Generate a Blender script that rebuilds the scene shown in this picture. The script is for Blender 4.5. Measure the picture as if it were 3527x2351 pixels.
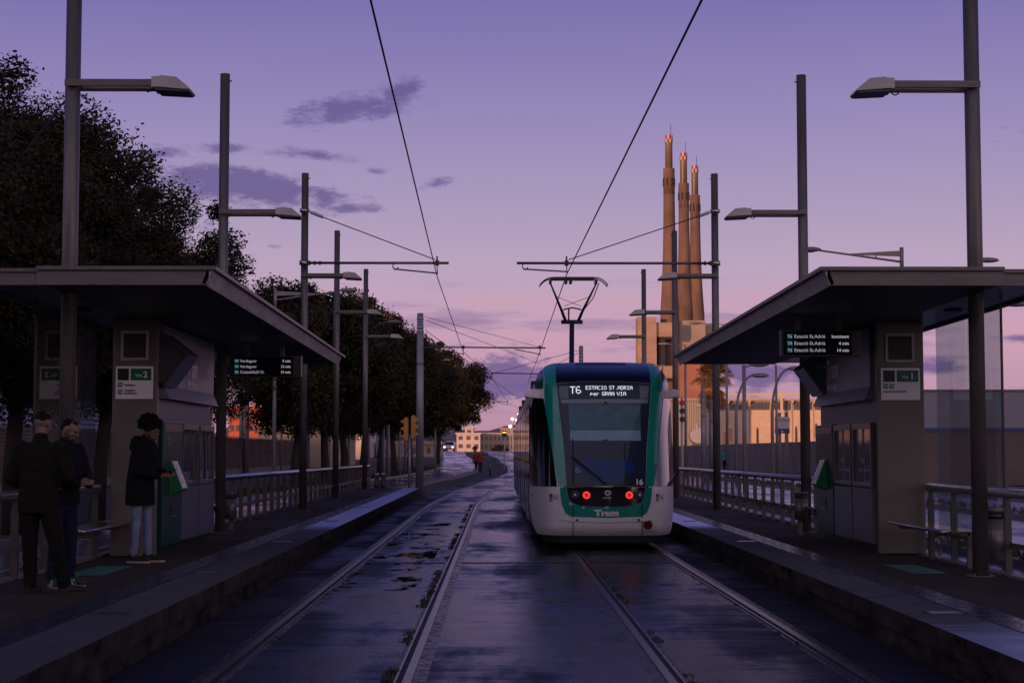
import bpy, bmesh, math, random
from mathutils import Vector, Matrix
PI=math.pi; R=math.radians
random.seed(7)
S=bpy.context.scene
for o in list(bpy.data.objects): bpy.data.objects.remove(o)
C=S.collection
# ------------------------------------------------------------------ camera
F=3800.0; W0=2352.0; HZ=1.73
cd=bpy.data.cameras.new('camera'); cam=bpy.data.objects.new('camera',cd); C.objects.link(cam)
cd.sensor_width=36; cd.lens=F/W0*36; cd.clip_end=9000; cd.clip_start=.1
cam.location=(0,0,HZ); cam.rotation_euler=(R(90)+math.atan(252/F),0,-math.atan(33/F))
S.camera=cam
S.view_settings.view_transform='Standard'; S.view_settings.look='None'
S.view_settings.exposure=0; S.view_settings.gamma=1
def bx(u,Y): return (u-1143)/F*Y            # lateral metres of a bearing at a depth
def bz(v,Y): return HZ+(1036-v)/F*Y
# ------------------------------------------------------------------ node helpers
def lin(r,g,b):
    f=lambda c:(c/255/12.92 if c/255<=.04045 else ((c/255+.055)/1.055)**2.4)
    return (f(r),f(g),f(b),1)
class NT:
    def __init__(s,nt): s.nt=nt; s.n=nt.nodes; s.l=nt.links
    def new(s,t,**k):
        n=s.n.new(t)
        for a,b in k.items(): setattr(n,a,b)
        return n
    def put(s,inp,v):
        if hasattr(v,'is_linked'): s.l.new(v,inp)
        elif v is not None: inp.default_value=v
    def m(s,op,a,b=None,c=None):
        n=s.new('ShaderNodeMath',operation=op); s.put(n.inputs[0],a)
        if b is not None: s.put(n.inputs[1],b)
        if c is not None: s.put(n.inputs[2],c)
        return n.outputs[0]
    def noise(s,vec,scale,detail=4,rough=.55):
        n=s.new('ShaderNodeTexNoise'); s.put(n.inputs['Vector'],vec)
        n.inputs['Scale'].default_value=scale; n.inputs['Detail'].default_value=detail; n.inputs['Roughness'].default_value=rough
        return n.outputs[0]
    def mapv(s,vec,sc,loc=(0,0,0)):
        n=s.new('ShaderNodeMapping'); s.put(n.inputs[0],vec); n.inputs['Scale'].default_value=sc; n.inputs['Location'].default_value=loc
        return n.outputs[0]
    def ramp(s,f,stops,interp='LINEAR'):
        n=s.new('ShaderNodeValToRGB'); s.put(n.inputs[0],f); cr=n.color_ramp; cr.interpolation=interp
        while len(cr.elements)<len(stops): cr.elements.new(.5)
        for e,(p,c) in zip(cr.elements,stops):
            e.position=p; e.color=c if len(c)==4 else (*c,1)
        return n.outputs[0]
    def mix(s,f,a,b,kind='MIX'):
        n=s.new('ShaderNodeMix',data_type='RGBA',blend_type=kind); s.put(n.inputs[0],f); s.put(n.inputs[6],a); s.put(n.inputs[7],b)
        return n.outputs[2]
    def sm(s,v,lo,hi,a=0.,b=1.):
        n=s.new('ShaderNodeMapRange',interpolation_type='SMOOTHSTEP'); s.put(n.inputs[0],v)
        for i,x in zip((1,2,3,4),(lo,hi,a,b)): n.inputs[i].default_value=x
        return n.outputs[0]
# ------------------------------------------------------------------ world: dusk sky
SUN_EL=3.4; SUN_AZ=40.0      # sun is behind the camera, to its left: azimuth off the -Y axis towards -X
w=bpy.data.worlds.new('World'); S.world=w; w.use_nodes=True
T=NT(w.node_tree); T.n.clear()
out=T.new('ShaderNodeOutputWorld'); bg=T.new('ShaderNodeBackground'); T.l.new(bg.outputs[0],out.inputs[0])
tc=T.new('ShaderNodeTexCoord').outputs['Generated']
sx=T.new('ShaderNodeSeparateXYZ'); T.l.new(tc,sx.inputs[0]); X,Y,Z=sx.outputs
ramp=T.ramp(T.m('MAXIMUM',Z,0.),[(0,lin(176,136,158)),(.03,lin(186,146,170)),(.075,lin(194,158,184)),(.11,lin(182,161,190)),(.15,lin(165,150,187)),
     (.2,lin(145,134,184)),(.262,lin(120,111,173)),(.40,lin(60,74,152)),(1,lin(9,15,50))])
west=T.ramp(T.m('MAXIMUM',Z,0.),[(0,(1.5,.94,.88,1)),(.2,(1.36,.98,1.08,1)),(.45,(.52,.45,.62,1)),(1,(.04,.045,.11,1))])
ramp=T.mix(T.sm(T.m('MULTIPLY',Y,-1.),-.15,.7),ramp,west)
sky=T.new('ShaderNodeTexSky',sky_type='NISHITA'); sky.sun_disc=False; sky.sun_elevation=R(SUN_EL); sky.sun_rotation=R(180+SUN_AZ)
az=T.m('MULTIPLY',T.m('ARCTAN2',X,Y),F); el=T.m('MULTIPLY',T.m('ARCSINE',Z),F)      # bearings in sky units
n1=T.m('ADD',T.m('MULTIPLY',T.noise(T.mapv(tc,(22,22,60)),1.,8,.72),.6),T.m('MULTIPLY',T.noise(T.mapv(tc,(70,70,170),(2,7,1)),1.,6,.7),.4)); n2=T.noise(T.mapv(tc,(9,9,70),(3,1,2)),1.,5,.6)
def blob(u,v,a,b,amp=1.5,soft=.9,tilt=0.):
    dx=T.m('DIVIDE',T.m('SUBTRACT',az,u-1143.),a)
    dy=T.m('DIVIDE',T.m('SUBTRACT',el,T.m('ADD',1036.-v,T.m('MULTIPLY',T.m('SUBTRACT',az,u-1143.),tilt))),b)
    r=T.m('SQRT',T.m('ADD',T.m('MULTIPLY',dx,dx),T.m('MULTIPLY',dy,dy)))
    q=T.m('ADD',T.m('SUBTRACT',1.5,r),T.m('MULTIPLY',T.m('SUBTRACT',n1,.5),amp*4.2))
    return T.sm(q,0.,soft*1.5)
def many(lst):
    o=None
    for b in lst:
        q=blob(*b); o=q if o is None else T.m('MAXIMUM',o,q)
    return o
dark=many([(575,440,200,36,1.3,.7,-.12),(745,455,60,34),(800,482,60,12),(470,412,80,22),(790,262,115,30,1.3,.7,.12),(915,222,45,30,1.5,.9,.3),
           (715,362,110,12,1.2,.9,-.05),(520,352,55,12),(375,368,42,12),(858,398,24,9),(1000,425,35,12,1.5,.8,.2),(630,572,20,8),(1165,868,90,52,1.2,.5),(1100,885,60,35),
           (1725,868,70,44,1.2,.6),(1850,860,34,20,1.2,.7,.3),(2130,848,50,14,1.2,.8),(2330,790,60,8,1.2,.8),(-300,500,500,60),(2900,380,400,50),(3600,600,500,60)])
dust=T.m('MULTIPLY',T.sm(n2,.5,.68),T.m('MULTIPLY',T.sm(el,20.,110.),T.sm(el,430.,300.)))
pink=T.m('MULTIPLY',T.sm(n2,.38,.55,1.,0.),T.m('MULTIPLY',T.sm(el,150.,260.),T.sm(el,400.,300.)))
c=T.mix(T.m('MULTIPLY',pink,.32),ramp,lin(214,150,166))
c=T.mix(T.m('MULTIPLY',dust,.7),c,lin(140,112,156))
c=T.mix(T.m('MULTIPLY',dark,.86),c,lin(94,84,142))
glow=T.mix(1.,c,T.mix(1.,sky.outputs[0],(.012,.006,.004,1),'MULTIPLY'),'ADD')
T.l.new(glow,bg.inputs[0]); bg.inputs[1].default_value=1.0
# ------------------------------------------------------------------ sun
sd=bpy.data.lights.new('sun','SUN'); sun=bpy.data.objects.new('sun',sd); C.objects.link(sun)
sd.energy=3.4; sd.angle=R(.5); sd.color=(1,.47,.23)
sv=Vector((-math.sin(R(SUN_AZ))*math.cos(R(SUN_EL)),-math.cos(R(SUN_AZ))*math.cos(R(SUN_EL)),math.sin(R(SUN_EL))))
sun.rotation_euler=sv.to_track_quat('Z','Y').to_euler(); sun.location=(-20,-20,30)
# ------------------------------------------------------------------ materials
MATS={}
def mat(name,col,rough=.6,metal=0.,spec=.5,var=0.,vscale=3.,bump=0.,bscale=40.,emit=None,es=1.,alpha=1.,trans=0.,coat=0.,stretch=(1,1,1),rvar=0.):
    if name in MATS: return MATS[name]
    m=bpy.data.materials.new(name); m.use_nodes=True; t=NT(m.node_tree); b=t.n['Principled BSDF']
    b.inputs['Roughness'].default_value=rough; b.inputs['Metallic'].default_value=metal; b.inputs['Specular IOR Level'].default_value=spec
    b.inputs['Coat Weight'].default_value=coat; b.inputs['Coat Roughness'].default_value=.08
    b.inputs['Base Color'].default_value=(*col,1)
    co=t.new('ShaderNodeTexCoord').outputs['Object']
    if var:
        nz=t.noise(t.mapv(co,stretch),vscale,6,.6)
        d=tuple(x*(1-var) for x in col); l=tuple(min(1,x*(1+var)) for x in col)
        t.put(b.inputs['Base Color'],t.ramp(nz,[(.3,(*d,1)),(.7,(*l,1))]))
        if rvar: t.put(b.inputs['Roughness'],t.sm(nz,.3,.7,max(.02,rough-rvar),min(1,rough+rvar)))
    if bump:
        bn=t.new('ShaderNodeBump'); t.put(bn.inputs['Height'],t.noise(t.mapv(co,stretch),bscale,4)); bn.inputs['Strength'].default_value=bump; bn.inputs['Distance'].default_value=.02
        t.l.new(bn.outputs[0],b.inputs['Normal'])
    if emit: b.inputs['Emission Color'].default_value=(*emit,1); b.inputs['Emission Strength'].default_value=es
    if trans: b.inputs['Transmission Weight'].default_value=trans; b.inputs['IOR'].default_value=1.45
    if alpha<1: b.inputs['Alpha'].default_value=alpha
    MATS[name]=m; return m
def glass(name,tint,refl=.5,ior=1.5,rough=.0):
    # thin pane: fresnel mix of a mirror coat over a tinted see-through
    if name in MATS: return MATS[name]
    m=bpy.data.materials.new(name); m.use_nodes=True; t=NT(m.node_tree); t.n.clear()
    o=t.new('ShaderNodeOutputMaterial'); mx=t.new('ShaderNodeMixShader'); tr=t.new('ShaderNodeBsdfTransparent'); gl=t.new('ShaderNodeBsdfGlossy')
    tr.inputs[0].default_value=(*tint,1); gl.inputs['Roughness'].default_value=rough
    g=t.new('ShaderNodeNewGeometry'); d=t.new('ShaderNodeVectorMath',operation='DOT_PRODUCT'); t.l.new(g.outputs['Incoming'],d.inputs[0]); t.l.new(g.outputs['Normal'],d.inputs[1])
    k=t.m('POWER',t.m('SUBTRACT',1.,t.m('ABSOLUTE',d.outputs['Value'])),5.)
    t.put(mx.inputs[0],t.m('MINIMUM',t.m('MULTIPLY',t.m('ADD',t.m('MULTIPLY',k,.95),.05),refl),1.)); t.l.new(tr.outputs[0],mx.inputs[1]); t.l.new(gl.outputs[0],mx.inputs[2]); t.l.new(mx.outputs[0],o.inputs[0])
    MATS[name]=m; return m
def wet(name,c1,c2,rlo=.1,rhi=.45,puddle=None,joint=None,streak=1.,bump=.25,weedy=0.,cover=None,spec=.5,sprd=0.,dryx=None,smin=.5,tint=(.84,.86,.98)):
    m=bpy.data.materials.new(name); m.use_nodes=True; t=NT(m.node_tree); b=t.n['Principled BSDF']
    co=t.new('ShaderNodeTexCoord').outputs['Object']; s=t.new('ShaderNodeSeparateXYZ'); t.l.new(co,s.inputs[0]); X,Y,Z=s.outputs
    big=t.m('ADD',t.m('MULTIPLY',t.noise(t.mapv(co,(.35,.16,1)),1.,6,.68),.7),t.m('MULTIPLY',t.noise(t.mapv(co,(.8,1.7,1),(9,2,0)),1.,5,.7),.3))
    st=t.m('ADD',t.m('MULTIPLY',t.noise(t.mapv(co,(.45,2.6,1)),1.,6,.7),.6),t.m('MULTIPLY',t.noise(t.mapv(co,(.9,8.,1),(5,3,1)),1.,5,.7),.4))
    fine=t.noise(co,60.,5,.7)
    col=t.ramp(t.m('ADD',t.m('MULTIPLY',big,.5),t.m('MULTIPLY',st,.5)),[(.38,c1),(.62,c2)])
    cr=t.new('ShaderNodeTexVoronoi',feature='DISTANCE_TO_EDGE'); t.put(cr.inputs['Vector'],t.mapv(t.mix(.06,co,t.noise(co,3.,3)),(.45,.28,1))); cr.inputs['Scale'].default_value=1.
    ck=t.m('MULTIPLY',t.sm(cr.outputs['Distance'],.0,.010,1.,0.),t.sm(big,.45,.55)); col=t.mix(ck,col,(.002,.002,.002,1))
    col=t.mix(t.sm(fine,.35,.75,.0,.5),col,tuple(x*.6 for x in c1[:3])+(1,))
    rr=t.m('ADD',t.sm(big,.42,.58,rlo,rhi),t.m('MULTIPLY',t.sm(st,.40,.60,-.5,.5),.20*streak))
    if dryx:
        dm=t.sm(t.m('ADD',t.noise(t.mapv(co,(.55,.14,1),(7,1,0)),1.,6,.65),t.sm(X,dryx[0],dryx[1],dryx[2],0.)),.44,.66); rr=t.m('ADD',rr,t.m('MULTIPLY',dm,.30))
    if cover:
        cm=t.m('MULTIPLY',t.sm(t.m('ADD',Y,t.m('MULTIPLY',st,3.)),cover[0],cover[0]+3),t.sm(t.m('ADD',Y,t.m('MULTIPLY',st,4.)),cover[1],cover[1]+3,1.,0.)); rr=t.m('ADD',rr,t.m('MULTIPLY',cm,.34))
    h=t.m('ADD',t.m('MULTIPLY',t.noise(t.mapv(co,(1.1,11.,1)),1.,7,.7),streak),t.m('MULTIPLY',fine,.22))
    bs=bump
    if puddle:
        pn=t.noise(t.mapv(co,(1.6,.62,1),(4.3,2.2,0)),1.,4,.62)
        ext=None
        for (x0,x1,y0,y1) in puddle:
            q=t.m('MULTIPLY',t.m('MULTIPLY',t.sm(X,x0,x0+.3),t.sm(X,x1-.3,x1,1.,0.)),t.m('MULTIPLY',t.sm(Y,y0,y0+2),t.sm(Y,y1-4,y1,1.,0.)))
            ext=q if ext is None else t.m('MAXIMUM',ext,q)
        pm=t.m('MULTIPLY',t.sm(t.m('ADD',pn,t.m('MULTIPLY',t.m('SUBTRACT',st,.5),.35)),.525,.545),t.sm(ext,.2,.5))
        keep=t.m('SUBTRACT',1.,pm)
        rr=t.m('ADD',t.m('MULTIPLY',rr,keep),t.m('MULTIPLY',pm,.02)); h=t.m('MULTIPLY',h,keep)
        col=t.mix(pm,col,(.012,.012,.014,1))
    if joint:
        jd,jw=joint
        fy=t.m('PINGPONG',Y,jd/2); jm=t.sm(fy,jw,jw*1.6,1.,0.)
        col=t.mix(jm,col,(.008,.008,.008,1)); h=t.m('SUBTRACT',h,t.m('MULTIPLY',jm,1.5))
    if weedy:
        wm=t.sm(t.noise(co,2.3,5,.7),.58,.7,0.,weedy); col=t.mix(wm,col,(.03,.045,.012,1)); rr=t.m('ADD',rr,t.m('MULTIPLY',wm,.4))
    t.put(b.inputs['Base Color'],col); t.put(b.inputs['Roughness'],t.m('MINIMUM',t.m('MAXIMUM',rr,.02),.9))
    b.inputs['Specular IOR Level'].default_value=.0; kk=t.sm(rr,rlo,rhi+sprd,spec,spec*smin)
    bn=t.new('ShaderNodeBump'); t.put(bn.inputs['Height'],h); bn.inputs['Strength'].default_value=bs; bn.inputs['Distance'].default_value=.012
    t.l.new(bn.outputs[0],b.inputs['Normal'])
    # the water film: a bluish gloss over the porous slab, strongest at a glancing view
    gl=t.new('ShaderNodeBsdfGlossy'); gl.inputs[0].default_value=(*tint,1); t.put(gl.inputs['Roughness'],t.m('MINIMUM',t.m('MAXIMUM',rr,.02),.9)); t.l.new(bn.outputs[0],gl.inputs['Normal'])
    g=t.new('ShaderNodeNewGeometry'); d=t.new('ShaderNodeVectorMath',operation='DOT_PRODUCT'); t.l.new(g.outputs['Incoming'],d.inputs[0]); t.l.new(g.outputs['Normal'],d.inputs[1])
    fz=t.m('MULTIPLY',t.m('ADD',t.m('MULTIPLY',t.m('POWER',t.m('SUBTRACT',1.,t.m('ABSOLUTE',d.outputs['Value'])),5.),.97),.03),kk)
    mx=t.new('ShaderNodeMixShader'); t.put(mx.inputs[0],fz); t.l.new(b.outputs[0],mx.inputs[1]); t.l.new(gl.outputs[0],mx.inputs[2]); t.l.new(mx.outputs[0],t.n['Material Output'].inputs['Surface'])
    MATS[name]=m; return m
M_STEEL=mat('galvanised steel',(.105,.098,.098),.42,.35,var=.25,vscale=2.5,stretch=(4,4,.6),bump=.05)
M_TUBE=mat('brushed stainless tube',(.42,.41,.42),.26,.9,var=.12,vscale=6)
M_PALE=mat('pale grey enamel',(.36,.34,.36),.45,var=.12,vscale=4)
M_BEAM=mat('grey painted fascia',(.11,.105,.103),.5,.2,var=.22,vscale=2,stretch=(1,1,5))
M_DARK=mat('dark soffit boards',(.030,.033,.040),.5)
M_BLACK=mat('black plastic',(.012,.012,.014),.4)
M_CABLE=mat('cable black',(.008,.008,.010),.6)
M_WHITE=mat('white tram paint',(.80,.77,.78),.28,coat=.4,var=.06,vscale=3)
M_GREEN=mat('tram green paint',(.0,.27,.20),.25,coat=.5,var=.05)
M_NAVY=mat('navy roof paint',(.003,.005,.016),.25,coat=.5)
M_TEXTD=mat('dark lettering',(.03,.03,.035),.6)
M_TEXTW=mat('white lettering',(.75,.73,.75),.5)
M_BOARD=mat('sign board white',(.80,.76,.78),.5,var=.04)
M_SGREEN=mat('sign green',(.004,.125,.065),.4)
M_CONC=mat('totem panel',(.145,.128,.114),.36,.2,var=.16,vscale=1.6,bump=.12,bscale=120)
# ------------------------------------------------------------------ object helpers
def tag(o,label=None,cat=None,group=None,kind=None):
    if label: o['label']=label
    if cat: o['category']=cat
    if group: o['group']=group
    if kind: o['kind']=kind
    return o
def thing(name,label,cat,loc=(0,0,0),rz=0,group=None,sc=1):
    o=bpy.data.objects.new(name,None); C.objects.link(o); o.location=loc; o.rotation_euler=(0,0,rz); o.empty_display_size=.2
    if sc!=1: o.scale=(sc,sc,sc)
    return tag(o,label,cat,group)
KIDS={}
def children(o): return KIDS.get(o.name,[])
def link(o,parent):
    C.objects.link(o)
    if parent is not None: o.parent=parent; KIDS.setdefault(parent.name,[]).append(o)
    return o
def copy_tree(o,parent=None):
    c=o.copy(); link(c,parent)
    for ch in children(o): copy_tree(ch,c)
    return c
def dup(root,loc,rz,label,sc=None):
    c=copy_tree(root); c.location=loc; c.rotation_euler=(0,0,rz); c['label']=label
    if sc: c.scale=(sc,sc,sc)
    return c
class MB:
    def __init__(s): s.v=[]; s.f=[]; s.mi=[]; s.cur=0; s.sm=[]; s.smooth=False
    def mat(s,i): s.cur=i; return s
    def add(s,vs,fs):
        k=len(s.v); s.v+=[tuple(v) for v in vs]
        for f in fs: s.f.append(tuple(i+k for i in f)); s.mi.append(s.cur); s.sm.append(s.smooth)
        return s
    def box(s,x0,y0,z0,x1,y1,z1):
        return s.add([(x0,y0,z0),(x1,y0,z0),(x1,y1,z0),(x0,y1,z0),(x0,y0,z1),(x1,y0,z1),(x1,y1,z1),(x0,y1,z1)],
          [(0,3,2,1),(4,5,6,7),(0,1,5,4),(1,2,6,5),(2,3,7,6),(3,0,4,7)])
    def cyl(s,a,b,r,r2=None,n=12,cap=True):
        a=Vector(a); b=Vector(b); r2=r if r2 is None else r2; d=(b-a).normalized()
        u=d.orthogonal().normalized(); v=d.cross(u); k=s.smooth
        p=[a+(u*math.cos(2*PI*i/n)+v*math.sin(2*PI*i/n))*r for i in range(n)]+[b+(u*math.cos(2*PI*i/n)+v*math.sin(2*PI*i/n))*r2 for i in range(n)]
        s.smooth=n>6; s.add(p,[(i,(i+1)%n,n+(i+1)%n,n+i) for i in range(n)]); s.smooth=False
        if cap:
            s.add(p[:n],[tuple(range(n))[::-1]]); s.add(p[n:],[tuple(range(n))])
        s.smooth=k; return s
    def bar(s,a,b,w,h):
        a=Vector(a); b=Vector(b); d=(b-a).normalized(); up=Vector((0,0,1))
        if abs(d.z)>.95: up=Vector((0,1,0))
        x=d.cross(up).normalized()*w/2; y=x.cross(d).normalized()*h/2
        return s.add([a-x-y,a+x-y,a+x+y,a-x+y,b-x-y,b+x-y,b+x+y,b-x+y],[(0,3,2,1),(4,5,6,7),(0,1,5,4),(1,2,6,5),(2,3,7,6),(3,0,4,7)])
    def path(s,pts,r,n=8):
        pts=[Vector(p) for p in pts]; rs=r if isinstance(r,(list,tuple)) else [r]*len(pts)
        ring=[]; u=None
        for i,p in enumerate(pts):
            d=(pts[min(i+1,len(pts)-1)]-pts[max(i-1,0)]).normalized()
            u=d.orthogonal().normalized() if u is None else (u-d*u.dot(d)).normalized()
            v=d.cross(u); ring+=[p+(u*math.cos(2*PI*k/n)+v*math.sin(2*PI*k/n))*rs[i] for k in range(n)]
        m=len(pts); k0=s.smooth; s.smooth=True
        s.add(ring,[(i*n+k,i*n+(k+1)%n,(i+1)*n+(k+1)%n,(i+1)*n+k) for i in range(m-1) for k in range(n)]+[tuple(range(n))[::-1],tuple(range((m-1)*n,m*n))]); s.smooth=k0
        return s
    def prism(s,prof,a,b,axis='y'):
        # prof in the two other axes, extruded from a to b
        n=len(prof)
        g={'y':lambda p,t:(p[0],t,p[1]),'x':lambda p,t:(t,p[0],p[1]),'z':lambda p,t:(p[0],p[1],t)}[axis]
        return s.add([g(p,a) for p in prof]+[g(p,b) for p in prof],[(i,(i+1)%n,n+(i+1)%n,n+i) for i in range(n)]+[tuple(range(n))[::-1],tuple(range(n,2*n))])
    def ell(s,c,r,n=12,m=8,rot=None):
        vs=[]; 
        for j in range(m+1):
            t=PI*j/m
            for i in range(n):
                p=Vector((r[0]*math.sin(t)*math.cos(2*PI*i/n),r[1]*math.sin(t)*math.sin(2*PI*i/n),r[2]*math.cos(t)))
                if rot is not None: p=rot@p
                vs.append(Vector(c)+p)
        k0=s.smooth; s.smooth=True
        s.add(vs,[(j*n+i,(j+1)*n+i,(j+1)*n+(i+1)%n,j*n+(i+1)%n) for j in range(m) for i in range(n)]); s.smooth=k0
        return s
    def quad(s,a,b,c,d): return s.add([a,b,c,d],[(0,1,2,3)])
    def xf(s,M):
        s.v=[tuple(M@Vector(v)) for v in s.v]; return s
    def mesh(s,name):
        me=bpy.data.meshes.new(name); me.from_pydata(s.v,[],s.f); me.validate(); 
        return me
    def build(s,name,m,parent=None,bevel=0,fix=True):
        me=bpy.data.meshes.new(name); me.from_pydata(s.v,[],s.f)
        ms=m if isinstance(m,(list,tuple)) else [m]
        for q in ms: me.materials.append(q)
        me.polygons.foreach_set('material_index',s.mi); me.polygons.foreach_set('use_smooth',s.sm)
        if fix:
            b=bmesh.new(); b.from_mesh(me); bmesh.ops.remove_doubles(b,verts=b.verts,dist=1e-6)
            if bevel: bmesh.ops.bevel(b,geom=[e for e in b.edges if e.is_manifold and e.calc_face_angle(0)>.6],offset=bevel,segments=2,affect='EDGES',profile=.6)
            bmesh.ops.recalc_face_normals(b,faces=b.faces); b.to_mesh(me); b.free()
        me.update(); o=bpy.data.objects.new(name,me); return link(o,parent)
def struct(o): o['kind']='structure'; return o
def text(name,s,size,M,m,parent,align='LEFT',bold=0.,sx=1.,ext=.0015,space=1.):
    cu=bpy.data.curves.new(name,'FONT'); cu.body=s; cu.size=size; cu.align_x=align; cu.extrude=ext; cu.offset=bold; cu.space_character=space; cu.resolution_u=3
    t=bpy.data.objects.new(name+'_tmp',cu); C.objects.link(t); bpy.context.view_layer.update()
    me=bpy.data.meshes.new_from_object(t.evaluated_get(bpy.context.evaluated_depsgraph_get())); bpy.data.objects.remove(t)
    me.transform(Matrix.Diagonal((sx,1,1,1))); me.transform(M); me.materials.clear(); me.materials.append(m); me.name=name
    return link(bpy.data.objects.new(name,me),parent)
def face_cam(x,y,z): return Matrix.Translation((x,y,z))@Matrix.Rotation(PI/2,4,'X')          # reads from -Y
def face_x(x,y,z,sgn):  # sgn=+1: reads from +X side ; -1: reads from -X side
    return Matrix.Translation((x,y,z))@Matrix.Rotation(PI/2*sgn,4,'Z')@Matrix.Rotation(PI/2,4,'X')
# lateral sweep of the street: straight at the stop, then an S bend to the right and back
SH=[(0,0),(52,0),(70,.35),(90,1.2),(115,2.5),(140,3.2),(165,3.3),(190,2.6),(230,1.0),(260,.2),(330,0),(600,0)]
def shift(y):
    if y<=SH[0][0]: return 0
    for (a,p),(b,q) in zip(SH,SH[1:]):
        if y<=b:
            t=(y-a)/(b-a); t=t*t*(3-2*t); return p+(q-p)*t
    return SH[-1][1]
def gz(y):
    if y<140: return 0.
    t=min(1,(y-140)/125); z=1.72*(t*t*(3-2*t))
    if y>275: z=max(-2,1.72-(y-275)*.02)
    return z
# ================================================================== SETTING
def ys(y0,y1,st=2.5):
    n=max(1,int((y1-y0)/st)); return [y0+(y1-y0)*i/n for i in range(n+1)]
def strip(name,xa,xb,y0,y1,z,m,st=3,warp=True,parent=None):
    b=MB(); n=0
    for y in ys(y0,y1,st):
        s=shift(y) if warp else 0; g=gz(y)
        b.v+=[(xa+s,y,g+z),(xb+s,y,g+z)]; n+=1
    for i in range(n-1): b.f.append((2*i,2*i+1,2*i+3,2*i+2)); b.mi.append(0); b.sm.append(False)
    return b.build(name,m,parent,fix=False)
def sweep(b,prof,y0,y1,st=2.5,closed=False):
    yy=ys(y0,y1,st); k=len(b.v); n=len(prof)
    for y in yy:
        s=shift(y); g=gz(y)
        for (x,z) in prof: b.v.append((x+s,y,z+g))
    for i in range(len(yy)-1):
        for j in range(n if closed else n-1):
            a=k+i*n+j; c=k+i*n+(j+1)%n; b.f.append((a,c,c+n,a+n)); b.mi.append(b.cur); b.sm.append(False)
    return b
TC=(-1.43,2.06); GH=.75          # track centres, half distance between rail heads
M_GROUND=mat('dirt verge',(.045,.042,.036),.85,var=.4,vscale=.6,bump=.4,bscale=8)
b=MB(); yy=[-60,-20,0,20,40,60,80,100,120,140]+list(range(145,280,6))+[300,400,600,900,1600,3000]
xx=[-1800,-200,-60,-30,30,60,200,1800]
for y in yy:
    for x in xx: b.v.append((x,y,gz(y)-.05))
for i in range(len(yy)-1):
    for j in range(len(xx)-1): a=i*len(xx)+j; b.f.append((a,a+1,a+1+len(xx),a+len(xx))); b.mi.append(0); b.sm.append(False)
struct(b.build('ground',M_GROUND,fix=False))
PUD=[(-2.2,-.9,20,42)]
M_SLAB=wet('wet track slab',(.006,.006,.007,1),(.015,.015,.017,1),.11,.27,puddle=PUD,streak=.75,bump=.5,spec=.62,dryx=(-2.2,-1.2,.16),sprd=.35,smin=.25)
M_SIDE=wet('wet side slab',(.004,.0045,.006,1),(.010,.010,.012,1),.36,.7,streak=.6,bump=.8,spec=.26,smin=.35)
M_ROAD=wet('wet asphalt road',(.012,.012,.013,1),(.024,.023,.024,1),.14,.36,streak=.5,bump=.45,spec=.95)
M_DRYROAD=mat('damp asphalt',(.03,.028,.027),.55,var=.3,vscale=2,bump=.3,bscale=30)
M_RAILTOP=mat('worn rail steel',(.16,.14,.135),.3,.85,var=.35,vscale=5,stretch=(6,1,1))
M_GROOVE=mat('dark groove',(.004,.004,.005),.7)
M_FLANK=mat('rail bedding concrete',(.016,.015,.017),.34,var=.6,vscale=9,rvar=.2,bump=1.,bscale=22)
# track slab pieces between the rails
edges=[(-2.96,TC[0]-GH-.14,M_SIDE),(TC[0]-GH+.14,TC[0]+GH-.14,M_SLAB),(TC[0]+GH+.14,TC[1]-GH-.14,M_SLAB),(TC[1]-GH+.14,TC[1]+GH-.14,M_SLAB),(TC[1]+GH+.14,3.49,M_SIDE)]
for xa,xb,m in edges: struct(strip('track_slab',xa,xb,-6,300,0.,m))
for c_,side,nm in ((TC[0]-GH,-1,'outer rail of the empty left track beside the left platform'),(TC[0]+GH,1,'inner rail of the empty left track with weeds along it'),
              (TC[1]-GH,-1,'inner rail of the right track running under the tram'),(TC[1]+GH,1,'outer rail of the right track beside the right platform')):
    t=thing('tram_rail','worn steel groove rail, '+nm,'rail',(0,0,0),group='four groove rails set in the wet slab')
    b=MB(); sweep(b,[(c_-.14,-.002),(c_-.035,.004)],-6,300); sweep(b,[(c_+.035,.004),(c_+.14,-.002)],-6,300); b.build('rail_bedding',M_FLANK,t,fix=False)
    g=-side
    b=MB(); sweep(b,[(c_-.034,-.02),(c_-.034,.014),(c_+.034,.014),(c_+.034,-.02)],-6,300); b.build('rail_head',M_RAILTOP,t,fix=False)
    b=MB(); x0=c_+g*.036; x1=c_+g*.078; sweep(b,[(min(x0,x1),.006),(max(x0,x1),.006)],-6,300); b.build('groove',M_GROOVE,t,fix=False)
    b=MB(); x0=c_+g*.080; x1=c_+g*.098; sweep(b,[(x0,.0),(x0,.013),(x1,.013),(x1,.0)],-6,300); b.build('guard_lip',M_RAILTOP,t,fix=False)
# drain slots across the slab
for y,lab in ((25.9,'nearer dark slotted drain channel crossing the tracks just in front of the tram'),(46.3,'farther dark slotted drain channel crossing the tracks beside the tram')):
    t=thing('drain_channel',lab,'drain',(0,y,0),group='drain channels across the tracks')
    b=MB(); b.box(-2.05,-.07,.002,-.82,.07,.007).box(-.55,-.07,.002,1.2,.07,.007).box(1.42,-.07,.002,2.7,.07,.007); b.build('channel',M_GROOVE,t)
    b=MB()
    for i in range(46):
        x=-2.0+i*.103
        if any(abs(x-q)<.16 for q in (-.68,1.31)) : continue
        b.box(x,-.05,.0075,x+.045,.05,.0095)
    b.build('grating',M_FLANK,t)
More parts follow.
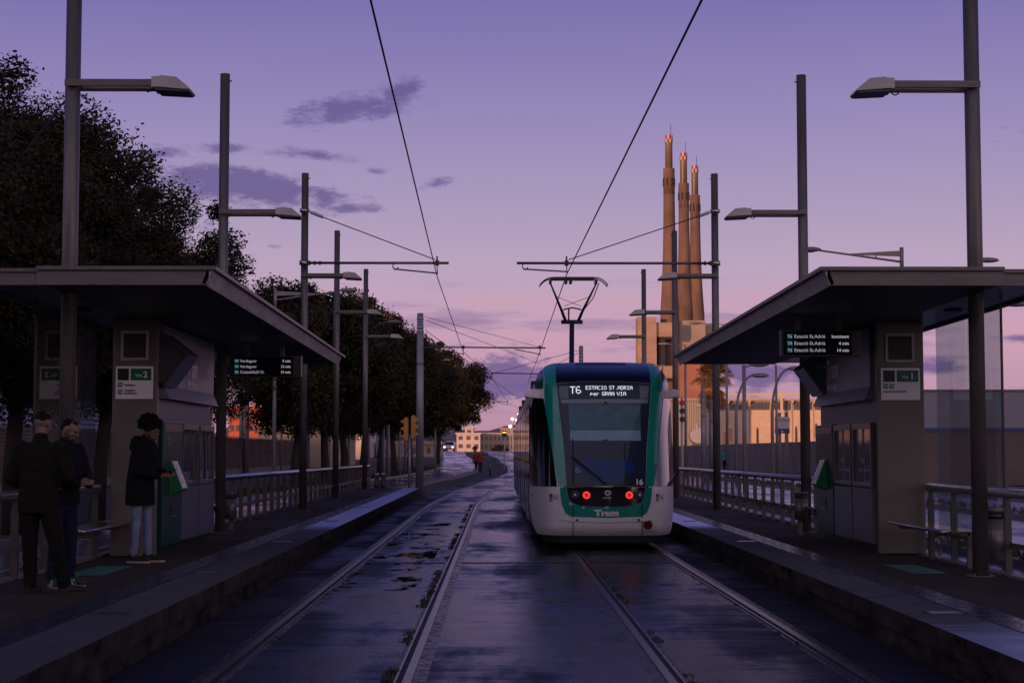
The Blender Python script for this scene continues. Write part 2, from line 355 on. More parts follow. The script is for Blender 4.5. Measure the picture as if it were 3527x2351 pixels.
# roads either side
struct(strip('left_road',-9.1,-5.45,-6,300,.0,M_ROAD)); struct(strip('right_road',6.0,18.3,-6,300,.0,M_ROAD,warp=False))
struct(strip('left_verge',-19.9,-9.1,-6,118,.0,mat('gritty verge',(.05,.042,.036),.8,var=.5,vscale=1.2,bump=.5,bscale=14)))
struct(strip('left_verge',-17.9,-9.1,118,300,.0,MATS['gritty verge']))
M_KERB=mat('kerb stone',(.17,.155,.145),.5,var=.3,vscale=3,bump=.3,bscale=25)
def kerb(name,x,y0,y1,wd=.3,h=.13,warp=True):
    b=MB()
    if warp: sweep(b,[(x,-.05),(x,h),(x+wd,h),(x+wd,-.05)],y0,y1)
    else: b.box(x,y0,-.04,x+wd,y1,h)
    return struct(b.build(name,M_KERB,fix=False))
kerb('road_kerb',-9.1,-6,285,.25); kerb('road_kerb',-5.3,70,200,.4,.09); kerb('traffic_island',7.75,-6,170,.45,.12,False); kerb('traffic_island',13.2,30,160,.8,.14,False); kerb('road_kerb',17.9,-6,110,.3,.14,False)
b=MB()
for y0,y1 in ((76,78),): b.box(-8.9,y0,.004,-5.5,y1,.006)
for i in range(18): b.box(10.6,20+i*8,.003,10.72,23.5+i*8,.005)
for i in range(10): b.box(-7.2,22+i*7,.003,-7.1,25+i*7,.005)
b.box(6.35,-5,.003,6.47,150,.005)
struct(b.build('lane_marking',mat('worn road paint',(.30,.28,.29),.45,var=.5,vscale=4)))
# ---- platforms
M_PLAT=wet('damp platform paving',(.017,.011,.009,1),(.034,.023,.018,1),.6,.85,streak=.35,bump=.6,spec=.14,tint=(.9,.85,.85))
M_EDGE=wet('wet platform edge slabs',(.034,.031,.030,1),(.058,.053,.050,1),.34,.44,joint=(.8,.012),streak=.2,bump=.6,cover=(13,31),spec=1.2,sprd=.3,smin=.12,tint=(.8,.85,1.))
M_EDGEL=wet('edge slabs left',(.026,.023,.022,1),(.046,.041,.038,1),.34,.44,joint=(.8,.012),streak=.2,bump=.6,cover=(3,31),spec=.9,sprd=.3,smin=.16,tint=(.85,.86,1.))
M_TACT=mat('tactile tiles',(.010,.012,.016),.5,var=.35,vscale=8,bump=.15)
M_FACE=mat('platform edge blocks',(.030,.025,.022),.8,spec=.1,var=.85,vscale=2.1,bump=.5,bscale=14,stretch=(1,1,2.5))
PZ=.34
def platform(name,side,xe,xt0,xt1,xr,y1,lab):
    # side -1: left. xe = track edge, xt0..xt1 tactile strip, xr = rear edge
    t=thing(name,lab,'platform'); t['kind']='structure'
    del t['category']
    def sheet(n,xa,xb,z,m,y0=-6,ye=y1):
        b=MB(); xa,xb=sorted((xa,xb)); pts=[y for y in ys(y0,ye,2)]+[y1+5]
        if ye<y1: pts=pts[:-1]
        k=0
        for y in pts:
            zz=z if y<=y1 else .08+(z-PZ)
            b.v+=[(xa,y,zz),(xb,y,zz)]; k+=1
        for i in range(k-1): b.f.append((2*i,2*i+1,2*i+3,2*i+2)); b.mi.append(0); b.sm.append(False)
        return b.build(n,m,t,fix=False)
    sheet('walkway',xt1,xr,PZ,M_PLAT); sheet('edge_paving',xe,xt0,PZ+.002,M_EDGE if side>0 else M_EDGEL); sheet('tactile_base',xt0,xt1,PZ+.001,M_TACT)
    b=MB(); s=side; wt=abs(xt1-xt0)
    for j in range(7):
        x=min(xt0,xt1)+.02+j*(wt-.04)/7; y=8.
        while y<y1-1:
            b.box(x,y,PZ,x+.026,y+.37,PZ+.007); y+=.4
    b.build('tactile_bars',mat('tactile bar top',(.030,.036,.050),.26,0.,var=.4,rvar=.12,vscale=9),t,fix=False)
    b=MB()   # facing: upper nosing blocks and set back lower course
    y=-6.; rnd=random.Random(5+side)
    while y<y1:
        L=.8; e=xe; a,c=sorted((xe+s*.001,xe+s*.12)); j=rnd.uniform(-.004,.004)
        b.box(a+j,y+.006,.165,c+j,min(y1,y+L-.006),PZ)
        a,c=sorted((xe+s*.035,xe+s*.15)); b.box(a,y+.3,-.04,c,min(y1,y+.3+L-.006),.158); y+=L
    a,c=sorted((xe+s*.05,xe+s*.14)); b.prism([(y1,-.04),(y1,PZ-.002),(y1+5,.078),(y1+5,-.04)],a,c,'x'); b.build('edge_blocks',M_FACE,t,fix=False)
    a,c=sorted((xe+s*.06,xr)); b=MB().box(a,-6,-.04,c,y1,PZ-.012); b.build('platform_core',M_GROOVE,t,fix=False)
    b=MB(); a,c=sorted((xr,xr+s*.14)); b.box(a,-6,-.04,c,y1+2,PZ+.03); b.build('rear_kerb',M_KERB,t,fix=False)
    rnd=random.Random(11+side); b=MB()
    for yy in (9.5,14.2,19,25.5,33,41): b.box(xe+s*.22,yy,PZ+.003,xe+s*.5,yy+.22,PZ+.012)
    b.build('inspection_cover',mat('cover plate',(.10,.10,.12),.3,.6),t)
    return t
platform('left_platform',-1,-2.95,-3.52,-3.86,-5.22,63,'left tram platform with three men waiting')
platform('right_platform',1,3.48,4.02,4.36,5.66,62,'right tram platform beside the stopped tram')
# green stickers on the platform floor
for x0,x1,y0,y1,lab,sk in ((-4.86,-4.42,18.7,20.3,'green floor sticker with pale lines by the curly haired man',.0),(4.72,5.12,18.9,20.4,'green floor sticker with pale lines in front of the right kiosk',.0)):
    t=thing('floor_sticker',lab,'sticker',((x0+x1)/2,(y0+y1)/2,PZ+.003),group='green floor stickers'); hx=(x1-x0)/2; hy=(y1-y0)/2
    MB().box(-hx,-hy,0,hx,hy,.002).build('sticker_sheet',mat('green floor vinyl',(.0,.16,.12),.5,var=.4,vscale=9),t)
    b=MB()
    for j in range(4):
        for i in range(5): b.box(-hx+.05+i*.075,-hy+.2+j*.33,.0021,-hx+.10+i*.075,-hy+.36+j*.33,.0036)
    b.build('sticker_lines',mat('faded vinyl print',(.12,.25,.2),.5),t)
# blue reflector strips seen on the left edge and in the road
# ---- weeds
def tuft(b,x,y,z,h,n,rnd,sp=.06):
    for _ in range(n):
        a=rnd.uniform(0,2*PI); r=rnd.uniform(0,sp); px=x+r*math.cos(a); py=y+r*math.sin(a)*2; hh=h*rnd.uniform(.4,1); dx=rnd.uniform(-.6,.6)*hh; dy=rnd.uniform(-.6,.6)*hh; wd=.006+.08*hh
        b.quad((px-wd,py,z),(px+wd,py,z),(px+dx+wd*.6,py+dy,z+hh*.75),(px+dx*1.3,py+dy*1.3,z+hh))
M_WEED=mat('weeds',(.014,.022,.007),.7,var=.5,vscale=20)
rnd=random.Random(3)
b=MB()
for c_,n,lo in ((TC[0]+GH-.15,620,10),(TC[1]-GH+.15,130,12),(TC[0]-GH+.15,90,14),(TC[1]+GH-.15,60,14)):
    for i in range(n):
        y=lo+ (rnd.random()**1.5)*45; 
        if math.sin(y*1.7)+math.sin(y*.61+1)>-.2: tuft(b,c_+rnd.uniform(-.03,.03),y,.0,rnd.uniform(.012,.038),6,rnd)
o=b.build('track_weeds',M_WEED,fix=False); tag(o,'low weeds growing along the tram rails','weeds',kind='stuff')
b=MB()
for i in range(1500):
    k=rnd.random()
    if k<.35: x=7.75+rnd.uniform(0,.5); y=20+rnd.random()*60; h=.22; z=.1
    elif k<.6: x=13.2+rnd.uniform(0,.9); y=40+rnd.random()*80; h=.25; z=.12
    elif k<.7: x=-5.35-rnd.random()*.2; y=18+rnd.random()*45; h=.25; z=0
    elif k<.8: x=5.8+rnd.random()*.2; y=18+rnd.random()*45; h=.25; z=0
    else: x=-9.2-rnd.random()*1.6; y=60+rnd.random()*130; h=.5; z=0; x+=shift(y)
    tuft(b,x,y,z,rnd.uniform(.3,1)*h,8,rnd,.15)
o=b.build('kerb_weeds',M_WEED,fix=False); tag(o,'scruffy weeds and grass along the kerbs','weeds',kind='stuff')
# ---- hills
def hill(name,pts,y,m,depth=900):
    b=MB(); n=len(pts); rows=5
    for r in range(rows):
        f=r/(rows-1)
        for (x,z) in pts: b.v.append((x*(1+.15*f),y+depth*f,-3+(z+3)*math.sin(f*PI/2)**.6))
    for r in range(rows-1):
        for j in range(n-1): a=r*n+j; b.f.append((a,a+1,a+1+n,a+n)); b.mi.append(0); b.sm.append(False)
    return struct(b.build(name,m,fix=False))
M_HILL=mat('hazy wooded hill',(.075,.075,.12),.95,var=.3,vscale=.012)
rnd=random.Random(9); pts=[]
for i in range(90):
    u=-400+i*20; h=36+40*math.exp(-((u-1190)/70)**2)+ 66*math.exp(-((u-540)/90)**2)+20*math.exp(-((u-800)/120)**2)+26*math.exp(-((u-1040)/90)**2)+rnd.uniform(-2,2)
    pts.append((bx(u,3000),bz(1036-h,3000)))
hill('hills',pts,3000,M_HILL,900)
# ================================================================== SHELTERS
M_SGLASS=glass('shelter glass',(.60,.70,.73),1.3,1.55,.0)
def shelter(side,lab,xi,xc,xo,y0,y1,zt0,zt1):
    t=thing('tram_shelter',lab,'shelter',(0,0,0),group='flat roofed platform shelters'); s=side
    def Z(y,z): return z+(zt1-zt0)*(y-y0)/(y1-y0)
    # soffit slab front wing (track side) and rear wing
    def slab(n,xa,xb,za,zb,ya,yb,m):
        xa,xb=sorted((xa,xb)); b=MB()
        b.add([(xa,ya,Z(ya,za)),(xb,ya,Z(ya,za)),(xb,yb,Z(yb,za)),(xa,yb,Z(yb,za)),(xa,ya,Z(ya,zb)),(xb,ya,Z(ya,zb)),(xb,yb,Z(yb,zb)),(xa,yb,Z(yb,zb))],
            [(0,3,2,1),(4,5,6,7),(0,1,5,4),(1,2,6,5),(2,3,7,6),(3,0,4,7)]); return b.build(n,m,t)
    B=zt0; e=.09
    # boards of the soffit: real laps running across
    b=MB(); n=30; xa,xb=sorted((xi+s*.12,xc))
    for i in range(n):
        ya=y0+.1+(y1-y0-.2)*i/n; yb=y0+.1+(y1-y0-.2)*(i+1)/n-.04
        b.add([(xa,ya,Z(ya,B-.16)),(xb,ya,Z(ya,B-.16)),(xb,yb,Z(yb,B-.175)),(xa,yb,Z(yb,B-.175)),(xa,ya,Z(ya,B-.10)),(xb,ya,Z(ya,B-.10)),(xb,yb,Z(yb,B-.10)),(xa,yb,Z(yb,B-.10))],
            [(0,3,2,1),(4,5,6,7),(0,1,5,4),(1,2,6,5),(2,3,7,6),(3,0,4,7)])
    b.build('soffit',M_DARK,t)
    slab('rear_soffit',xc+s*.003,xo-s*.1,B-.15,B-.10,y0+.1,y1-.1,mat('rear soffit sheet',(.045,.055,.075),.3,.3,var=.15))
    slab('roof_sheet',xi-s*.03,xc+s*.003,B-.035,B+.005,y0-.04,y1+.25,mat('roof sheet zinc',(.11,.105,.11),.42,.5,var=.2,vscale=2))
    slab('rear_roof_sheet',xc+s*.004,xo,B-.05,B-.012,y0+.03,y1+.03,MATS['roof sheet zinc'])
    # fascias: sloped along the track, upright at the ends
    b=MB()
    for k in range(1):
        p=[(xi+s*.02,B-.036),(xi+s*.09,B-.19),(xi+s*.12,B-.17),(xi+s*.07,B-.036)]
        b.add([(x,y0,Z(y0,z)) for x,z in p]+[(x,y1,Z(y1,z)) for x,z in p],[(i,(i+1)%4,4+(i+1)%4,4+i) for i in range(4)]+[(3,2,1,0),(4,5,6,7)])
    b.build('track_fascia',mat('pale sloped fascia',(.40,.37,.38),.45,.2,var=.3,vscale=2.5,stretch=(1,1,3)),t)
    slab('end_fascia',xi+s*.05,xc,B-.19,B-.037,y0,y0+.05,M_BEAM); slab('end_fascia',xi+s*.16,xc,B-.17,B-.037,y1-.06,y1-.01,M_BEAM)
    slab('rear_end_fascia',xc+s*.004,xo,B-.185,B-.052,y0+.06,y0+.11,M_BEAM); slab('rear_fascia',xo-s*.07,xo,B-.185,B-.053,y0+.112,y1-.1,M_BEAM)
    # downlights
    for yy in (y0+3.2,y0+8.2):
        b=MB().cyl((xc+s*.34,yy,Z(yy,B-.151)),(xc+s*.34,yy,Z(yy,B-.175)),.11,n=20); b.build('downlight',M_BLACK,t)
    return t
SHL=shelter(-1,'dark flat roofed shelter over the left platform and the three waiting men',-2.98,-4.83,-5.62,17.3,31.8,3.66,3.57)
SHR=shelter(1,'dark flat roofed shelter over the right platform with clear glass end',3.42,5.33,6.12,17.3,31.8,3.66,3.57)
def glass_wall(x,y0,y1,zt,t,n):
    b=MB(); s=(y1-y0)/n
    for i in range(n):
        ya=y0+i*s+.004; yb=y0+(i+1)*s-.004
        MB().quad((x,ya,PZ+.06),(x,yb,PZ+.06),(x,yb,zt),(x,ya,zt)).build('glass_pane',M_SGLASS,t,fix=False)
    MB().box(x-.012,y0-.03,PZ,x+.012,y0-.004,zt).build('glass_edge',M_BLACK,t)
    for yy in (y0+.02,y1-.08): MB().box(x-.02,yy,PZ,x+.02,yy+.06,PZ+.09).build('glass_clamp',M_STEEL,t)
glass_wall(-5.30,19.0,21.88,3.48,SHL,2); glass_wall(5.93,19.4,22.3,3.48,SHR,2)
glass_wall(-5.05,26.6,29.4,3.44,SHL,2)
# ---- kiosks
M_PANEL=mat('grey panel paint',(.10,.108,.145),.4,.2,var=.15,vscale=2)
M_SIGNSIDE=mat('grey blue sign sheet',(.20,.20,.27),.38,.2,var=.1)
M_KSTEEL=mat('kiosk steel trim',(.20,.20,.21),.28,.8,var=.2,vscale=5)
M_CASE=glass('display case glass',(.75,.78,.8),1.6,1.6)
M_POSTER=mat('timetable poster',(.17,.17,.20),.6,var=.5,vscale=6,stretch=(1,2,4))
M_MACH=mat('machine green',(.0,.038,.030),.35,var=.25,spec=.4)
M_LIME=mat('light green trim',(.01,.15,.055),.4)
def kiosk(side,lab,xf,xb,y0,y1,lines,via):
    # xf = x of the face toward the track; side=-1 left kiosk (track lies toward +x)
    d=-side; t=thing('ticket_kiosk',lab,'kiosk',(0,0,0),group='platform ticket kiosks')
    X=lambda u: xf+d*u
    def bxx(b,u0,ya,z0,u1,yb,z1):
        a,c=sorted((X(u0),X(u1))); return b.box(a,ya,z0,c,yb,z1)
    x0,x1=sorted((xf,xb)); zt=3.47
    MB().box(x0,y0,PZ+.02,x1,y0+.12,zt).build('totem_panel',M_CONC,t,bevel=.006)
    b=MB(); bxx(b,-.03,y0+.125,PZ+.12,-abs(xf-xb)+.03,y1,zt-.01); b.build('body',M_PANEL,t)
    b=MB(); bxx(b,-.06,y0+.3,PZ,-abs(xf-xb)+.1,y1-.05,PZ+.118); b.build('plinth',M_BLACK,t)
    xm=(x0+x1)/2; cw=(x1-x0)
    # vent grille
    gx0=x0+cw*.18; gx1=x0+cw*.80; g0=2.93; g1=3.32
    b=MB()
    for (a,c,e,f) in ((gx0,g0,gx1,g0+.035),(gx0,g1-.035,gx1,g1),(gx0,g0+.036,gx0+.035,g1-.036),(gx1-.035,g0+.036,gx1,g1-.036)): b.box(a,y0-.022,c,e,y0-.002,f)
    v=b.build('vent_grille',M_PALE,t)
    MB().box(gx0+.036,y0-.006,g0+.036,gx1-.036,y0-.001,g1-.036).build('vent_back',M_BLACK,v)
    b=MB()
    for i in range(11):
        z=g0+.045+i*.029; b.add([(gx0+.037,y0-.018,z),(gx1-.037,y0-.018,z),(gx1-.037,y0-.007,z+.018),(gx0+.037,y0-.007,z+.018)],[(0,1,2,3)])
    b.build('vent_slats',M_BEAM,v,fix=False)
    # platform sign
    px0=x0+cw*.075; px1=x0+cw*.91; s0=2.42; s1=2.85; yy=y0-.02
    sg=MB().box(px0,yy,s0,px1,y0-.001,s1).build('platform_sign',M_BOARD,t)
    pw=px1-px0
    MB().box(px0+pw*.055,yy-.003,s1-.185,px0+pw*.355,yy-.0005,s1-.03).build('dark_square',M_BLACK,sg)
    MB().box(px0+pw*.405,yy-.003,s1-.185,px0+pw*.955,yy-.0005,s1-.03).build('green_field',M_SGREEN,sg)
    text('sign_text','VIA',.058,face_cam(px0+pw*.53,yy-.006,s1-.140),M_TEXTW,sg,bold=.001)
    text('sign_text',via,.115,face_cam(px0+pw*.74,yy-.006,s1-.148),M_TEXTW,sg,bold=.003)
    def badge(x,z,s): 
        MB().box(x,yy-.003,z,x+.062,yy-.0005,z+.062).build('line_badge',M_SGREEN,sg); text('sign_text',s,.046,face_cam(x+.031,yy-.006,z+.016),M_TEXTW,sg,'CENTER',bold=.001)
    if len(lines)==1:
        badge(px0+.03,s0+.155,'T4'); badge(px0+.11,s0+.155,'T6'); text('sign_text',lines[0],.034,face_cam(px0+.03,yy-.006,s0+.105),M_TEXTD,sg,bold=.0008,sx=1.06)
    else:
        badge(px0+.03,s0+.155,'T4'); badge(px0+.03,s0+.062,'T6')
        text('sign_text',lines[0],.036,face_cam(px0+.115,yy-.006,s0+.172),M_TEXTD,sg,bold=.0008)
        text('sign_text',lines[1],.032,face_cam(px0+.115,yy-.006,s0+.101),M_TEXTD,sg,bold=.0008); text('sign_text',lines[2],.032,face_cam(px0+.115,yy-.006,s0+.064),M_TEXTD,sg,bold=.0008)
    # upper sign sheet, wedge and awning, on the track side
    pr=lambda pts:[(X(u),z) for u,z in pts]
    MB().prism(pr([(-.029,zt-.02),(.03,zt-.05),(.02,2.62),(.10,2.435),(-.029,2.44)]),y0+.35,y1-.03).build('name_sheet',M_SIGNSIDE,t)
    wa,wb=(y0+.16,y0+.9) if side<0 else (y1-.75,y1+.1)
    MB().prism(pr([(-.028,3.30),(.34,3.03),(.04,2.62),(-.028,2.66)]),wa,wa+.1).build('sign_wedge',mat('wedge sheet',(.075,.08,.10),.4,.2),t)
    MB().prism(pr([(.0,3.33),(.365,3.05),(.38,3.02),(.34,3.02),(.0,3.30)]),wa-.03,wb).build('wedge_trim',M_KSTEEL,t)
    MB().prism(pr([(.34,3.02),(.38,3.015),(.08,2.595),(.04,2.60)]),wa-.03,wb).build('wedge_trim',M_KSTEEL,t)
    xs=X(.036)
    sgn=d; ty=(y1-1.35 if side<0 else y1-.15)
    def st(s_,z,size,ya,bold=.0,sx=1.):
        Y_=ya
        text('name_text',s_,size,face_x(X(.037),Y_,z,sgn),M_TEXTW,t,'LEFT',bold=bold,sx=sx)
    if side<0: st('Tram',2.80,.42,y0+1.9,.006,.9); st('Port Fòrum',2.66,.15,y0+1.95)
    else: st('Tram',2.83,.42,y1-.9,.006,.9); st('Port Fòrum',2.66,.15,y1-.9)
    # green line badges on the wedge end
    wy=wa-.002
    if side>0:
        b=MB().box(X(.2),wy-.004,2.95,X(.02),wy-.001,3.14); b.build('line_badge',M_SGREEN,t); text('name_text','T4 T6',.062,face_cam(X(.19),wy-.008,3.02),M_TEXTW,t)
    # ticket machine at the far (right kiosk) / near (left kiosk) end
    L=y1-y0; ma=(y0+.2,y0+1.55) if side<0 else (y1-1.3,y1+.02)
    b=MB(); bxx(b,-.02,ma[0],PZ+.12,.05,ma[1],2.14); mc=b.build('ticket_machine',M_MACH,t,bevel=.01)
    mm=(ma[0]+ma[1])/2
    b=MB(); pf=[(.051,1.60),(.07,1.60),(.22,1.22),(.18,1.19),(.051,1.14)]
    b.prism(pr(pf),mm-.22,mm+.22); cs=b.build('control_desk',M_LIME,mc)
    b=MB(); b.add([(X(.079),mm-.185,1.595),(X(.079),mm+.185,1.595),(X(.2205),mm+.185,1.236),(X(.2205),mm-.185,1.236)],[(0,1,2,3)]); b.build('desk_plate',M_BOARD,cs,fix=False)
    b=MB(); b.add([(X(.095),mm-.10,1.565),(X(.095),mm+.10,1.565),(X(.205),mm+.10,1.288),(X(.205),mm-.10,1.288)],[(0,1,2,3)]); b.build('desk_screen',mat('beige screen',(.30,.20,.12),.3),cs,fix=False)
    b=MB(); bxx(b,.051,mm-.14,.86,.058,mm+.16,1.0); b.build('ticket_slot',M_BLACK,mc)
    b=MB(); bxx(b,.051,mm-.13,.845,.085,mm+.15,.858); b.build('slot_lip',M_TUBE,mc)
    b=MB(); bxx(b,.051,ma[0]+.05,2.0,.06,ma[1]-.05,2.1); b.build('machine_header',M_KSTEEL,mc)
    text('machine_text','Bitllets\nTickets',.07,face_x(X(.053),(ma[0]+.3 if side<0 else ma[1]-.3),1.88,sgn),mat('faint print',(.25,.3,.28),.5),mc)
    # two display cases
    ca=ma[1]+.03 if side<0 else y0+.2; cb=y1-.02 if side<0 else ma[0]-.03; mid=(ca+cb)/2
    for (ya,yb) in ((ca+.04,mid-.05),(mid+.05,cb-.04)):
        b=MB(); bxx(b,-.02,ya,PZ+.14,.045,yb,1.22); b.build('lower_door',M_PANEL,t,bevel=.004)
        b=MB()
        for (a,z0,c,z1) in ((ya,1.25,yb,1.30),(ya,2.04,yb,2.12),(ya,1.301,ya+.05,2.039),(yb-.05,1.301,yb,2.039)): bxx(b,-.02,a,z0,.05,c,z1)
        fr=b.build('display_case',M_KSTEEL,t)
        b=MB(); bxx(b,-.019,ya+.05,1.30,.0,yb-.05,2.04); b.build('poster',M_POSTER,fr)
        b=MB(); b.quad((X(.015),ya+.05,1.30),(X(.015),yb-.05,1.30),(X(.015),yb-.05,2.04),(X(.015),ya+.05,2.04)); b.build('case_glass',M_CASE,fr,fix=False)
        for z_ in (1.32,): 
            for yq in (ya+.07,yb-.07): b=MB().cyl((X(.051),yq,z_),(X(.06),yq,z_),.014,n=8); b.build('lock',M_TUBE,fr)
    return t
kiosk(-1,'grey ticket kiosk with VIA 2 sign and vent behind the curly haired man',-4.50,-5.09,21.9,26.15,['Verdaguer','Ciutadella |','Vila Olímpica'],'2')
kiosk(1,'grey ticket kiosk with VIA 1 sign on the right platform',5.13,5.76,22.3,26.4,['Estació de Sant Adrià'],'1')
# ---- departure displays
M_LED=mat('display letters',(.1,.1,.1),.5,emit=(.62,.58,.72),es=.5)
def display(lab,x0,x1,y,z0,z1,rows):
    t=thing('departure_display',lab,'display',((x0+x1)/2,y,z0),group='hanging departure displays'); w=(x1-x0)/2; h=z1-z0
    MB().box(-w,0,0,w,.16,h).build('casing',mat('display casing',(.05,.05,.055),.4,.3),t,bevel=.01)
    MB().box(-w+.03,-.008,.02,w-.13,-.001,h-.02).build('screen',mat('display screen',(.004,.004,.006),.15),t)
    for q in (-.55,.45): MB().box(w*q-.035,.05,h,w*q+.035,.10,3.50-z0).build('hanger',M_BEAM,t)
    n=len(rows)
    for i,(a,b_,c_) in enumerate(rows):
        z=h-.105-i*.088*(h/.34)
        MB().box(-w+.075,-.012,z-.010,-w+.142,-.0085,z+.052).build('line_badge',mat('display badge',(.0,.06,.06),.4,emit=(.0,.07,.08),es=.6),t)
        text('display_text',a,.05,face_cam(-w+.108,-.015,z+.003),M_LED,t,'CENTER')
        text('display_text',b_,.063,face_cam(-w+.162,-.015,z),M_LED,t)
        text('display_text',c_,.058,face_cam(w-.165,-.015,z),M_LED,t,'RIGHT',bold=.0012)
    return t
display('hanging black departure board listing Verdaguer under the left shelter',-4.24,-3.11,26.2,2.90,3.24,[('T4','Verdaguer','5 min'),('T4','Verdaguer','15 min'),('T6','Ciutadella|V.O.','19 min')])
display('hanging black departure board reading Imminent under the right shelter',3.63,4.66,21.1,2.94,3.28,[('T6','Estació St.Adrià','Imminent'),('T4','Estació St.Adrià','4 min'),('T4','Estació St.Adrià','14 min')])
# ---- benches
def bench(lab,xf,xb,y0,y1,z=.80):
    t=thing('bench',lab,'bench',((xf+xb)/2,(y0+y1)/2,PZ),group='perforated steel benches'); s=1 if xf>xb else -1
    hw=abs(xf-xb)/2; hl=(y1-y0)/2; zz=z-PZ; fx=s*hw
    MB().path([(fx-s*.06,-hl,zz+.0),(fx,-hl+.03,zz),(fx,hl-.03,zz),(fx-s*.06,hl,zz)],.024,10).build('front_tube',M_TUBE,t)
    a,c=sorted((-fx,fx-s*.03)); MB().box(a,-hl,zz-.012,c,hl,zz+.006).build('seat_sheet',mat('smoked seat sheet',(.16,.15,.14),.18,.3,coat=.5),t)
    for yy in (-hl+.5,hl-.5):
        b=MB().box(a,yy-.03,zz-.07,c,yy+.03,zz-.014); b.box(-fx-.03,yy-.03,0,-fx+.03,yy+.03,zz-.013); b.build('bracket',M_BEAM,t)
    return t
bench('steel bench beside the left kiosk, behind the men',-4.80,-5.22,19.35,21.85); bench('far steel bench beyond the left kiosk',-4.80,-5.22,26.7,29.2)
bench('near steel bench in front of the right VIA 1 kiosk',5.15,5.60,19.2,21.9); bench('far steel bench beyond the right kiosk',5.15,5.60,26.7,28.9)
# ---- bins
M_BIN=mat('bin sheet',(.13,.125,.125),.4,.4,var=.15)
def bin_(lab,x,y,zb=.62,h=.62,r=.165):
    t=thing('litter_bin',lab,'litter bin',(x,y,zb),group='round perforated litter bins')
    b=MB().cyl((0,0,0),(0,0,h*.78),r,n=24); b.build('drum',M_BIN,t)
    MB().cyl((0,0,h*.78),(0,0,h*.90),r*.9,n=24).build('opening',M_BLACK,t)
    MB().cyl((0,0,h*.90),(0,0,h),r,n=24).build('lid',M_BIN,t)
    b=MB()
    for k in range(6):
        for a in range(12):
            th=PI+PI*(a+.5*(k%2))/12; p=Vector((math.cos(th)*r*1.001,math.sin(th)*r*1.001,.06+k*.075)); n=Vector((math.cos(th),math.sin(th),0)); b.cyl(p,p+n*.002,.007,n=6)
    b.build('holes',M_BLACK,t)
    MB().box(-.04,r*.7,-.3 if zb>.5 else 0,.04,r+.05,h*.9).build('bracket',M_BEAM,t)
    return t
bin_('perforated litter bin behind the near right post',5.61,18.8,.50,.60,.13); bin_('litter bin by the far post of the right shelter',5.05,27.6,.60,.46,.11); bin_('litter bin by the far post of the left shelter',-4.70,29.3,.54,.47,.11)
# ---- railings
def railing(lab,x,y0,y1,z0,z1,r=.055):
    t=thing('railing',lab,'railing',(x,(y0+y1)/2,PZ),group='platform railings'); h=(y1-y0)/2
    s=1 if x>0 else -1
    MB().path([(0,-h,z0-PZ),(0,-h+.02,z0-PZ),(0,h-.02,z1-PZ),(0,h,z1-PZ)],[r*.8,r,r,r*.8],14).build('top_tube',M_TUBE,t)
    n=int((y1-y0)/1.13); first=None
    for i in range(n+1):
        y=-h+.12+i*(2*h-.24)/n; zz=z0-PZ+(z1-z0)*(i/n)
        if first is None:
            b=MB().box(-.02,-.04,-.01,.02,.04,zz-r-.09).box(-.012,-.028,zz-r-.089,.012,.028,zz-r+.01)
            first=b.build('baluster',mat('baluster paint',(.062,.057,.056),.5,.2,var=.2),t); o=first
        else:
            o=first.copy(); link(o,t)
        o.location=(0,y,0); o.rotation_euler=(0,0,PI/2)
    MB().box(.022,-h,.30,.045,h,.36).build('lower_rail',M_BEAM,t)
    b=MB(); y=-h+.6
    while y<h: 
        b.cyl((0,y,z0-PZ+(z1-z0)*(y+h)/(2*h)),(0,y+.006,z0-PZ+(z1-z0)*(y+h)/(2*h)),r+.0012,n=14); y+=1.13
    b.build('tube_joints',M_BLACK,t)
    return t
railing('steel railing behind the waiting men, left of the kiosk',-5.24,12.0,21.8,1.26,1.25); railing('long steel railing along the left platform beyond the kiosk',-5.12,26.3,66,1.25,1.15)
railing('steel railing at the near right edge, right of the kiosk',5.77,12.0,22.2,1.26,1.25); railing('long steel railing along the right platform beyond the kiosk',5.55,26.5,61,1.25,1.17)
# ================================================================== FLOODLIGHT POSTS
def flood_post(lab,x,y,rz):
    t=thing('floodlight_post',lab,'lamp post',(x,y,PZ),rz,group='floodlight posts rising through the platforms'); H=8.28-PZ
    MB().cyl((0,0,.0),(0,0,H),.088,.084,n=24).build('pole',M_STEEL,t)
    b=MB().cyl((0,0,.0),(0,0,.018),.155,n=24); 
    for k in range(4): b.cyl((.12*math.cos(k*PI/2+.7),.12*math.sin(k*PI/2+.7),.018),(.12*math.cos(k*PI/2+.7),.12*math.sin(k*PI/2+.7),.04),.012,n=6)
    b.build('base_flange',M_STEEL,t)
    a=5.5
    b=MB().box(-.06,-.135,a-.02,1.0,-.10,a+.055).box(-.06,.10,a-.02,1.0,.135,a+.055).box(.085,-.02,a-.055,.93,.02,a-.03)
    b.cyl((0,-.14,a+.02),(0,.14,a+.02),.02,n=8).cyl((.06,-.14,a+.02),(.06,.14,a+.02),.02,n=8); b.build('arm',M_BEAM,t)
    b=MB().prism([(.92,a-.05),(.92,a+.075),(1.02,a+.08),(1.02,a+.09),(1.20,a+.07),(1.35,a-.055),(1.35,a-.075),(.98,a-.045)],-.19,.19); hd=b.build('lamp_head',M_PALE,t,bevel=.008)
    MB().prism([(.955,a-.047),(1.34,a-.078),(1.335,a-.088),(1.30,a-.092),(.97,a-.075)],-.17,.17).build('lens',M_BLACK,hd)
    b=MB().path([(.93,-.05,a-.02),(.89,-.05,a-.06),(.86,-.05,a-.075),(.82,-.05,a-.05)],.008,6); b.build('cable',M_CABLE,t)
    MB().cyl((.085,0,H-.12),(.12,0,H-.12),.012,n=6).build('top_bolt',M_BLACK,t)
    return t
PY=[18.5,28.5,38.8,49.0,59.4]
